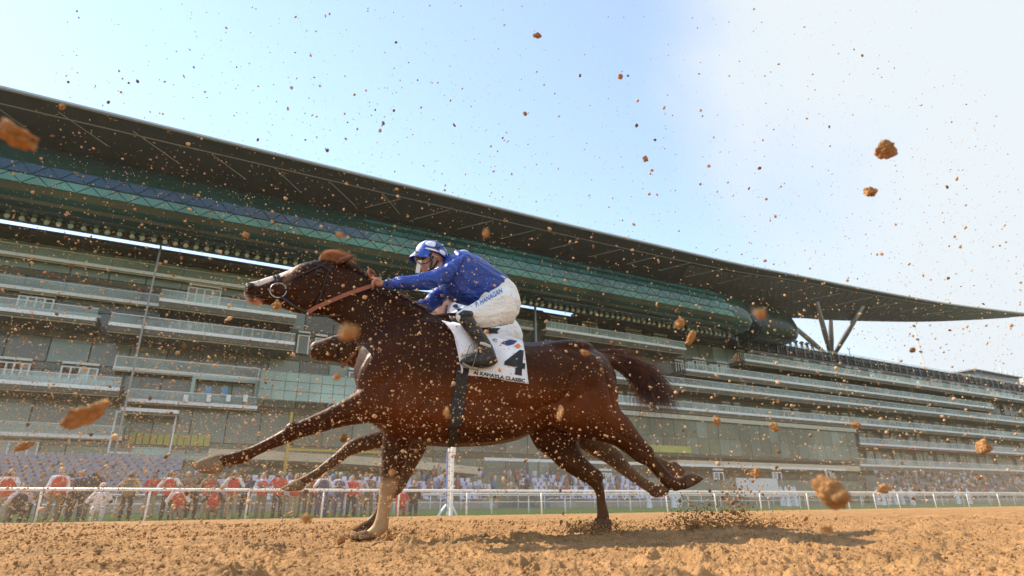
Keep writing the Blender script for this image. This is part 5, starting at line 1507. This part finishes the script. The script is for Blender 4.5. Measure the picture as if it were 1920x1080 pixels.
PEOPLE = [
 (14, 28.6, 'photo', 'photographer in red vest and white sleeves at the far left edge', 'white', 'khaki', 'red', 'hairr', False, True),
 (40, 28.3, 'kneel', 'crouching person in dark clothes with pale sleeve at lower left', 'lilac', 'dark', 'dark', 'hairb', False, True),
 (108, 28.8, 'stand', 'bald-looking standing man in red vest third from the left edge', 'white', 'brown', 'red', 'tan', False, False),
 (150, 29.2, 'stand', 'standing man in dark jacket beside the bald man in red', 'navy', 'dark', 'dark', 'hairr', False, False),
 (192, 28.2, 'kneel', 'person in a white outfit and headcloth squatting low by the rail', 'white', 'white', None, 'white', True, True),
 (243, 28.9, 'photo', 'photographer in tan top with both arms raised to a camera', 'tan', 'dark', 'brown', 'hairr', False, True),
 (318, 28.8, 'photo', 'photographer in red vest with wide white sleeves and black trousers', 'white', 'dark', 'red', 'hairb', False, True),
 (341, 28.2, 'kneel', 'kneeling photographer in red vest under the white-sleeved photographer', 'white', 'grey', 'red', 'hairb', False, True),
 (349, 29.6, 'chest', 'person in brown standing half hidden behind the kneeling photographer', 'brown', 'dark', None, 'tan', False, False),
 (364, 29.8, 'chest', 'person in dark top wearing a bright blue cap', 'dark', 'dark', None, 'capb', True, False),
 (392, 28.7, 'photo', 'photographer in red vest and tan trousers under the leading hoof', 'brown', 'khaki', 'red', 'hairr', False, True),
 (404, 28.2, 'kneel', 'kneeling photographer in red vest below the leading hoof', 'dark', 'brown', 'red', 'navy', True, True),
 (437, 28.8, 'photo', 'photographer in red vest, white sleeves and pale trousers, camera raised', 'white', 'khaki', 'red', 'hairb', False, True),
 (492, 28.9, 'chest', 'ginger-haired photographer in red vest with light blue sleeves', 'blue', 'brown', 'red', 'hairr', False, True),
 (523, 28.8, 'photo', 'photographer in red vest and black trousers next to the ginger man', 'red', 'dark', 'red', 'tan', False, True),
 (553, 29.2, 'photo', 'photographer in red vest just left of the second hoof', 'white', 'khaki', 'red', 'hairb', False, True),
 (568, 29.9, 'stand', 'bald spectator in brown top behind the second hoof', 'brown', 'brown', None, 'tan', False, False),
 (606, 28.9, 'photo', 'photographer in navy top right of the second hoof', 'white', 'navy', 'navy', 'tan', False, True),
 (622, 30.2, 'chest', 'spectator in blue cap between the navy and lilac tops', 'blue', 'grey', None, 'capb', True, False),
 (637, 28.9, 'chest', 'spectator in navy vest wearing a teal cap', 'lilac', 'navy', 'navy', 'teal', True, False),
 (660, 29.1, 'stand', 'spectator in red shirt and dark trousers left of the stance leg', 'red', 'dark', None, 'hairb', False, False),
 (675, 29.9, 'photo', 'spectator in lilac top holding a camera left of the stance leg', 'lilac', 'grey', None, 'hairb', False, True),
 (692, 30.4, 'stand', 'tall spectator in brown right beside the stance leg', 'brown', 'brown', None, 'hairb', False, False),
 (752, 29.0, 'kneel', 'crouching photographer in red vest between horse leg and finish post', 'red', 'red', 'red', 'hairb', False, True),
 (776, 29.6, 'stand', 'person in dark suit standing between red photographer and finish post', 'dark', 'dark', None, 'hairb', False, False),
 (72, 30.6, 'stand', 'person in grey behind the rail between crouching and bald men at left', 'grey', 'dark', None, 'hairb', False, False),
 (128, 31.2, 'photo', 'second-row photographer in red vest peering between bald man and dark jacket', 'white', 'dark', 'red', 'hairb', False, True),
 (176, 31.0, 'photo', 'second-row photographer in dark top above the white squatting figure', 'dark', 'brown', 'dark', 'hairr', False, True),
 (285, 30.8, 'chest', 'person in red vest right of the tan photographer with raised arms', 'red', 'khaki', 'red', 'hairb', False, False),
 (415, 31.0, 'stand', 'second-row person in lilac top behind the pale-trousered photographer', 'lilac', 'grey', None, 'hairb', False, False),
 (462, 30.6, 'photo', 'second-row photographer in navy left of the ginger photographer', 'navy', 'dark', 'navy', 'hairb', False, True),
 (540, 31.2, 'chest', 'second-row person in white top left of the second hoof', 'white', 'khaki', None, 'capb', True, False),
 (590, 30.8, 'photo', 'second-row photographer in red vest above the second hoof pastern', 'white', 'brown', 'red', 'hairb', False, True),
 (715, 31.0, 'chest', 'person in lilac top glimpsed behind the stance leg', 'lilac', 'dark', None, 'hairb', False, False),
]
for i, a in enumerate(PEOPLE): person(*a, size=1.09 + .06 * ((i * 7) % 5) / 4, turn=((i * 13) % 7 - 3) * .08, dz=-.28 if a[2] == 'stand' and a[0] > 700 else 0)
# people in long white robes on the far turf
def robe_proto():
    rb = tubevf([(0, 0, .05), (0, 0, .6), (0, 0, 1.1), (0, 0, 1.36), (0, 0, 1.45), (0, 0, 1.5)], [.26, .21, .19, .20, .13, .06], 12)
    rb = ([Vector((v.x, v.y * .75, v.z)) for v in rb[0]], rb[1])
    sl = [tubevf([(.16 * s, 0, 1.38), (.28 * s, 0, 1.1), (.27 * s, -.1, .85)], [.08, .075, .07], 8) for s in (-1, 1)]
    me1 = solid([rb] + sl, .03, 2)
    me2 = solid([ballvf((0, 0, 1.62), (.085, .10, .115), nu=10, nv=8), tubevf([(0, 0, 1.2), (0, 0, 1.55)], [.05, .05], 8)] + [tubevf([(.16 * s, 0, 1.38), (.28 * s, 0, 1.1), (.27 * s, -.12, .80), (.26 * s, -.15, .72)], [.04, .04, .03, .03], 8) for s in (-1, 1)] + [tubevf([(.09 * s, 0, 1.0), (.1 * s, 0, .1), (.1 * s, -.1, .03)], [.05, .04, .04], 8) for s in (-1, 1)] + [tubevf([(0, 0, .95), (0, 0, 1.3)], [.12, .1], 8)], .025, 1)
    hc = tubevf([(0, .02, 1.75), (0, .03, 1.70), (0, .05, 1.55), (0, .07, 1.35)], [.05, .105, .13, .15], 10)
    me3 = solid([hc], .03, 1)
    for m in (me1, me2, me3): m.materials.append(C['white'])
    return dict(robe=me1, body=me2, headcloth=me3)
RP = robe_proto()
ORD = 'first second third fourth fifth sixth seventh eighth ninth tenth eleventh twelfth thirteenth fourteenth fifteenth'.split()
for i, (px, D) in enumerate(((1216, 37.5), (1262, 37), (1270, 38.5), (1466, 38), (1476, 37), (1485, 39), (1490, 37.5), (1645, 38), (1654, 37), (1666, 39), (1676, 37.5), (1690, 38.5), (1708, 37), (1794, 38), (1816, 37.5))):
    s = s_at(px, D, .9); loc = Wp(s, D, ground_z(D) - .03)
    t = thing('person', '%s white-robed figure counting from the left, on the turf beyond the rails' % ORD[i], 'person', tuple(loc), math.atan2(-loc.x, loc.y) + (i % 5 - 2) * .5, 'white-robed figures beyond the rails')
    for nm in ('robe', 'body', 'headcloth'):
        o = bpy.data.objects.new(nm, RP[nm]); COL.objects.link(o); o.parent = t
        if nm == 'body': o.material_slots[0].link = 'OBJECT'; o.material_slots[0].material = M_PSKIN[i % 3]
# ------------------------------------------------------------------ flying dirt
def clod_mesh(seed, sub, amp, stretch):
    bmn = bmesh.new(); bmesh.ops.create_icosphere(bmn, subdivisions=sub, radius=.5)
    off = Vector((seed * 3.1, seed * 1.7, seed * .9))
    for v in bmn.verts:
        p = v.co.copy()
        k = 1 + amp * (noise.noise(p * 2.2 + off) * 1.1 + noise.noise(p * 5.0 + off) * .5 + noise.noise(p * 11 + off) * .28)
        q = noise.voronoi(p * 3.0 + off)[0]
        k -= amp * .55 * max(0, .35 - q[0])
        v.co = Vector((p.x * k * stretch[0], p.y * k * stretch[1], p.z * k * stretch[2]))
    me = bpy.data.meshes.new('dirt_clod'); bmn.to_mesh(me); bmn.free()
    me.materials.append(M_CLOD)
    me.polygons.foreach_set('use_smooth', [sub > 3] * len(me.polygons))
    return me
def rot(a): return (random.uniform(0, 6.3), random.uniform(0, 6.3), random.uniform(0, 6.3)) if a is None else a
# the ones that stand out, each with its own shape
BIG = [  # px, py, width px, height px, depth, tilt deg, label
 (28, 252, 118, 52, .62, -22, 'huge blurred clod cut by the left edge beside the roof'),
 (160, 776, 84, 36, .85, 34, 'long blurred tan clod in the air left of the leading foreleg'),
 (655, 622, 38, 40, .42, 0, 'soft blurred clod in front of the chestnut horse throat'),
 (1563, 924, 74, 52, .95, -30, 'biggest crumbling clod hanging over the right-hand rail'),
 (1658, 281, 50, 38, 1.3, 5, 'large brown clod alone against the white cloud'),
 (1632, 360, 30, 24, 1.4, -35, 'brown clod just below the large one in the cloud'),
 (1008, 67, 22, 16, 1.6, -20, 'lone tan clod high in the middle of the blue sky'),
 (519, 573, 20, 26, 2.6, 10, 'tan clod under the chestnut horse chin'),
 (1425, 587, 24, 24, .60, 0, 'round blurred clod in front of the dark end pod'),
 (1275, 606, 26, 20, 1.1, 25, 'blurred clod below the long pod near the tail'),
 (1296, 633, 34, 16, 1.6, 58, 'thin upright clod right of the long pod end'),
 (1843, 838, 34, 20, 1.8, 75, 'tall lumpy clod in front of the far right balconies'),
 (1417, 887, 20, 20, 1.9, 0, 'round clod directly above the white board'),
 (1549, 991, 26, 16, 1.1, 0, 'blurred clod just above the dirt right of the shadow'),
 (46, 836, 30, 18, 1.6, 40, 'flat clod over the left seats'),
 (912, 438, 16, 24, .75, 0, 'blurred upright clod under the roof right of the blue jockey cap'),
 (838, 774, 14, 22, 1.0, 0, 'blurred clod in front of the dark girth'),
 (1050, 775, 12, 32, 1.4, -8, 'narrow upright clod in front of the chestnut flank'),
 (1343, 789, 18, 20, 1.7, 0, 'clod above the green glass block, left one of the pair'),
 (1452, 801, 20, 20, 1.7, 0, 'clod above the green glass block, right one of the pair'),
 (575, 971, 22, 18, .8, 0, 'blurred clod low over the dirt left of the stance leg'),
 (1097, 661, 22, 13, 1.2, -15, 'blurred clod over the chestnut croup near the tail'),
 (637, 441, 22, 14, .9, -20, 'blurred tan clod above the ginger forelock'),
 (117, 200, 16, 18, 1.9, 0, 'rounded clod near the roof edge at upper left'),
 (461, 440, 20, 13, 1.5, -30, 'slanted clod below the pod above the horse nose'),
 (1657, 917, 24, 18, 1.5, 0, 'clod just above the right rail beside the biggest clod'),
 (1210, 298, 15, 15, 1.7, 0, 'small bright clod in the sky above the roof'),
 (1163, 144, 12, 18, 1.8, 0, 'small dark clod high in the sky right of centre'),
 (632, 706, 16, 16, .9, 0, 'blurred clod below the brown horse muzzle'),
 (735, 886, 16, 14, 1.2, 0, 'orange clod in front of the stance knee'),
 (985, 213, 12, 10, 2.0, 0, 'small clod in the open sky above the jockey'),
 (1604, 796, 20, 13, 1.8, -25, 'flat clod at the corner of the green glass block'),
]
for i, (px, py, w, h, dep, tilt, lab) in enumerate(BIG):
    c = at_depth(px, py, dep); k = dep * .80 / FPX
    me = clod_mesh(i + 1, 4 if w > 24 else 3, random.uniform(.42, .60), (w * k, (w + h) * .5 * k, h * k))
    o = bpy.data.objects.new('dirt_clod', me); COL.objects.link(o)
    o.location = c; o.rotation_euler = (0, -R(tilt), random.uniform(-.3, .3))
    tag(o, lab, 'dirt clod', 'flying dirt clods')
# medium clods: scattered through the air round the horses
SHAPES = [clod_mesh(100 + i, 3, .40, (1, random.uniform(.6, 1), random.uniform(.45, .9))) for i in range(10)]
n = 0
while n < 170:
    Y = random.uniform(1.3, 5.2); X = random.uniform(-.95, .95) * Y
    z = CAM_H + Y * (random.random() ** 1.5) * .95
    if random.random() > (.9 if X < -.1 * Y else .5) * (1.0 if z < CAM_H + .45 * Y else .4): continue
    size = random.uniform(.007, .012) * (Y ** .5) if random.random() < .8 else random.uniform(.012, .020)
    px, py = project((X, Y, z))
    if not (0 < px < 1920 and 0 < py < 1000): continue
    if 480 < px < 1010 and 430 < py < 720 and Y < 3: continue
    o = bpy.data.objects.new('dirt_clod', random.choice(SHAPES)); COL.objects.link(o)
    o.location = (X, Y, z); o.rotation_euler = rot(None); o.scale = (size, size, size)
    if py < 150 + px * .235: where = 'against the open sky'
    elif py < 400 + px * .17: where = 'in front of the roof and glass pod'
    elif py > 880: where = 'low over the track and running rail'
    elif px < 480: where = 'in front of the left balconies'
    elif px > 1280: where = 'in front of the right balconies'
    else: where = 'in front of the horses'
    tag(o, 'small loose crumb of dirt flying ' + where, 'dirt clod', 'small dirt crumbs ' + where); n += 1

# fine flying grains: far too many to count
ICO_V = []; ICO_F = None
bmn = bmesh.new(); bmesh.ops.create_icosphere(bmn, subdivisions=1, radius=1.0)
ICO_V = np.array([v.co[:] for v in bmn.verts]); ICO_F = np.array([[v.index for v in f.verts] for f in bmn.faces]); bmn.free()
def grains(name, label, P, Rr, m, kindlab='dirt', stretch=True):
    N = len(P); nv, nf = len(ICO_V), len(ICO_F)
    jit = rng.uniform(.65, 1.35, (N, nv, 1))
    st = rng.uniform(.55, 1.35, (N, 1, 3)) if stretch else np.ones((N, 1, 3))
    q = rng.normal(size=(N, 3, 3)); Q = np.linalg.qr(q)[0]
    V = ICO_V[None] * jit * st * Rr[:, None, None]
    V = np.einsum('nij,nkj->nki', Q, V) + P[:, None, :]
    F = ICO_F[None] + (np.arange(N) * nv)[:, None, None]
    me = bpy.data.meshes.new(name)
    me.vertices.add(N * nv); me.vertices.foreach_set('co', V.astype(np.float32).ravel())
    me.loops.add(N * nf * 3); me.loops.foreach_set('vertex_index', F.astype(np.int32).ravel())
    me.polygons.add(N * nf); me.polygons.foreach_set('loop_start', (np.arange(N * nf) * 3).astype(np.int32))
    me.update(calc_edges=True); me.validate()
    me.materials.append(m)
    o = bpy.data.objects.new(name, me); COL.objects.link(o)
    return tag(o, label, kindlab, kind='stuff')
def sample(N, ylo, yhi, zscale, bias):
    out = []
    while len(out) < N:
        Y = rng.uniform(ylo, yhi, 4000); X = rng.uniform(-1.0, 1.0, 4000) * Y
        z = CAM_H + rng.exponential(zscale, 4000) * (Y / 4.0) ** .5
        keep = rng.random(4000) < np.where(X < 0, 1.0, bias)
        ok = keep & (z < CAM_H + Y * 1.1)
        out += list(np.stack([X, Y, z], 1)[ok])
    return np.array(out[:N])
P = sample(38000, 1.5, 6.5, .95, .55)
grains('flying_grains', 'cloud of fine dirt grains flung up around the horses', P, np.minimum(rng.lognormal(math.log(.0018), .52, len(P)), .0075), mat('pale_grain', (0.50, 0.30, 0.145), 0.95, 0.3, 30.0))
NL = 15000                                                     # thicker drift hanging ahead and to the left, low down
Yl = rng.uniform(2.2, 8.0, NL); P2 = np.stack([Yl * (-.15 - .85 * rng.random(NL) ** .8), Yl, .1 + rng.exponential(.55, NL) * (Yl / 4)], 1)
grains('drifting_grains', 'low drift of fine dirt grains hanging over the left of the track', P2, np.minimum(rng.lognormal(math.log(.0021), .55, NL), .009), MATS['pale_grain'])
# bursts thrown up where the hind hooves have just struck
B = []
for px, py, Y, cnt, sx, szz in ((1310, 985, 5.0, 900, .12, .10), (1340, 985, 5.0, 500, .25, .05), (1385, 975, 5.2, 700, .08, .17), (1390, 960, 5.2, 250, .05, .26), (1455, 990, 5.4, 450, .18, .06), (1125, 985, 4.6, 600, .14, .035), (1085, 975, 4.5, 250, .08, .05), (700, 1005, 4.15, 260, .14, .02)):
    c = at_depth(px, py, Y); c.z = 0.0
    for _ in range(cnt):
        r = abs(random.gauss(0, 1)); B.append((c.x + random.gauss(0, sx), c.y + random.gauss(0, .15), max(.005, abs(random.gauss(0, szz)))))
B = np.array(B)
grains('kicked_dirt', 'dark bursts of dirt kicked up behind the hind hooves', B, rng.lognormal(math.log(.0040), .5, len(B)), M_CLOD)
# crumbs lying on the track
NG = 26000
Yg = 1.15 * (9 / 1.15) ** rng.random(NG); Xg = rng.uniform(-1.0, 1.0, NG) * Yg
Zg = dirt_height(Xg, Yg)
Rg = rng.lognormal(math.log(.0034), .55, NG); Rg = np.minimum(Rg, .014) * (.8 + .08 * Yg)
grains('loose_crumbs', 'loose crumbs of sandy dirt lying over the track', np.stack([Xg, Yg, Zg + Rg * .05], 1), Rg, M_DIRT)
# ------------------------------------------------------------------ dusty air
hz = mesh_obj('haze', *boxvf(-170, 420, -120, 420, -1.8, 52), None)
hm = bpy.data.materials.new('haze'); hm.use_nodes = True
hn, hl = hm.node_tree.nodes, hm.node_tree.links
hn.remove(hn['Principled BSDF'])
pv = hn.new('ShaderNodeVolumePrincipled')
pv.inputs['Color'].default_value = (0.80, 0.70, 0.56, 1)
pv.inputs['Density'].default_value = 0.0003
pv.inputs['Anisotropy'].default_value = 0.2
hl.new(pv.outputs['Volume'], hn['Material Output'].inputs['Volume'])
hz.data.materials.append(hm)
tag(hz, kind='stuff')
# dust raised by the runners, hanging low over the track beyond the horses
dv, df = boxvf(-60, 130, 7.2, 26.6, -0.9, 2.6)
du = mesh_obj('dust_cloud', [Wp(*v) for v in dv], df, None)
dm = bpy.data.materials.new('dust_cloud'); dm.use_nodes = True
dn, dl = dm.node_tree.nodes, dm.node_tree.links
dn.remove(dn['Principled BSDF'])
dp = dn.new('ShaderNodeVolumePrincipled')
dp.inputs['Color'].default_value = (0.88, 0.66, 0.42, 1)
dp.inputs['Density'].default_value = 0.0052
dp.inputs['Anisotropy'].default_value = 0.1
dl.new(dp.outputs['Volume'], dn['Material Output'].inputs['Volume'])
du.data.materials.append(dm)
tag(du, 'pale dust hanging low over the track behind the horses', 'dust', kind='stuff')
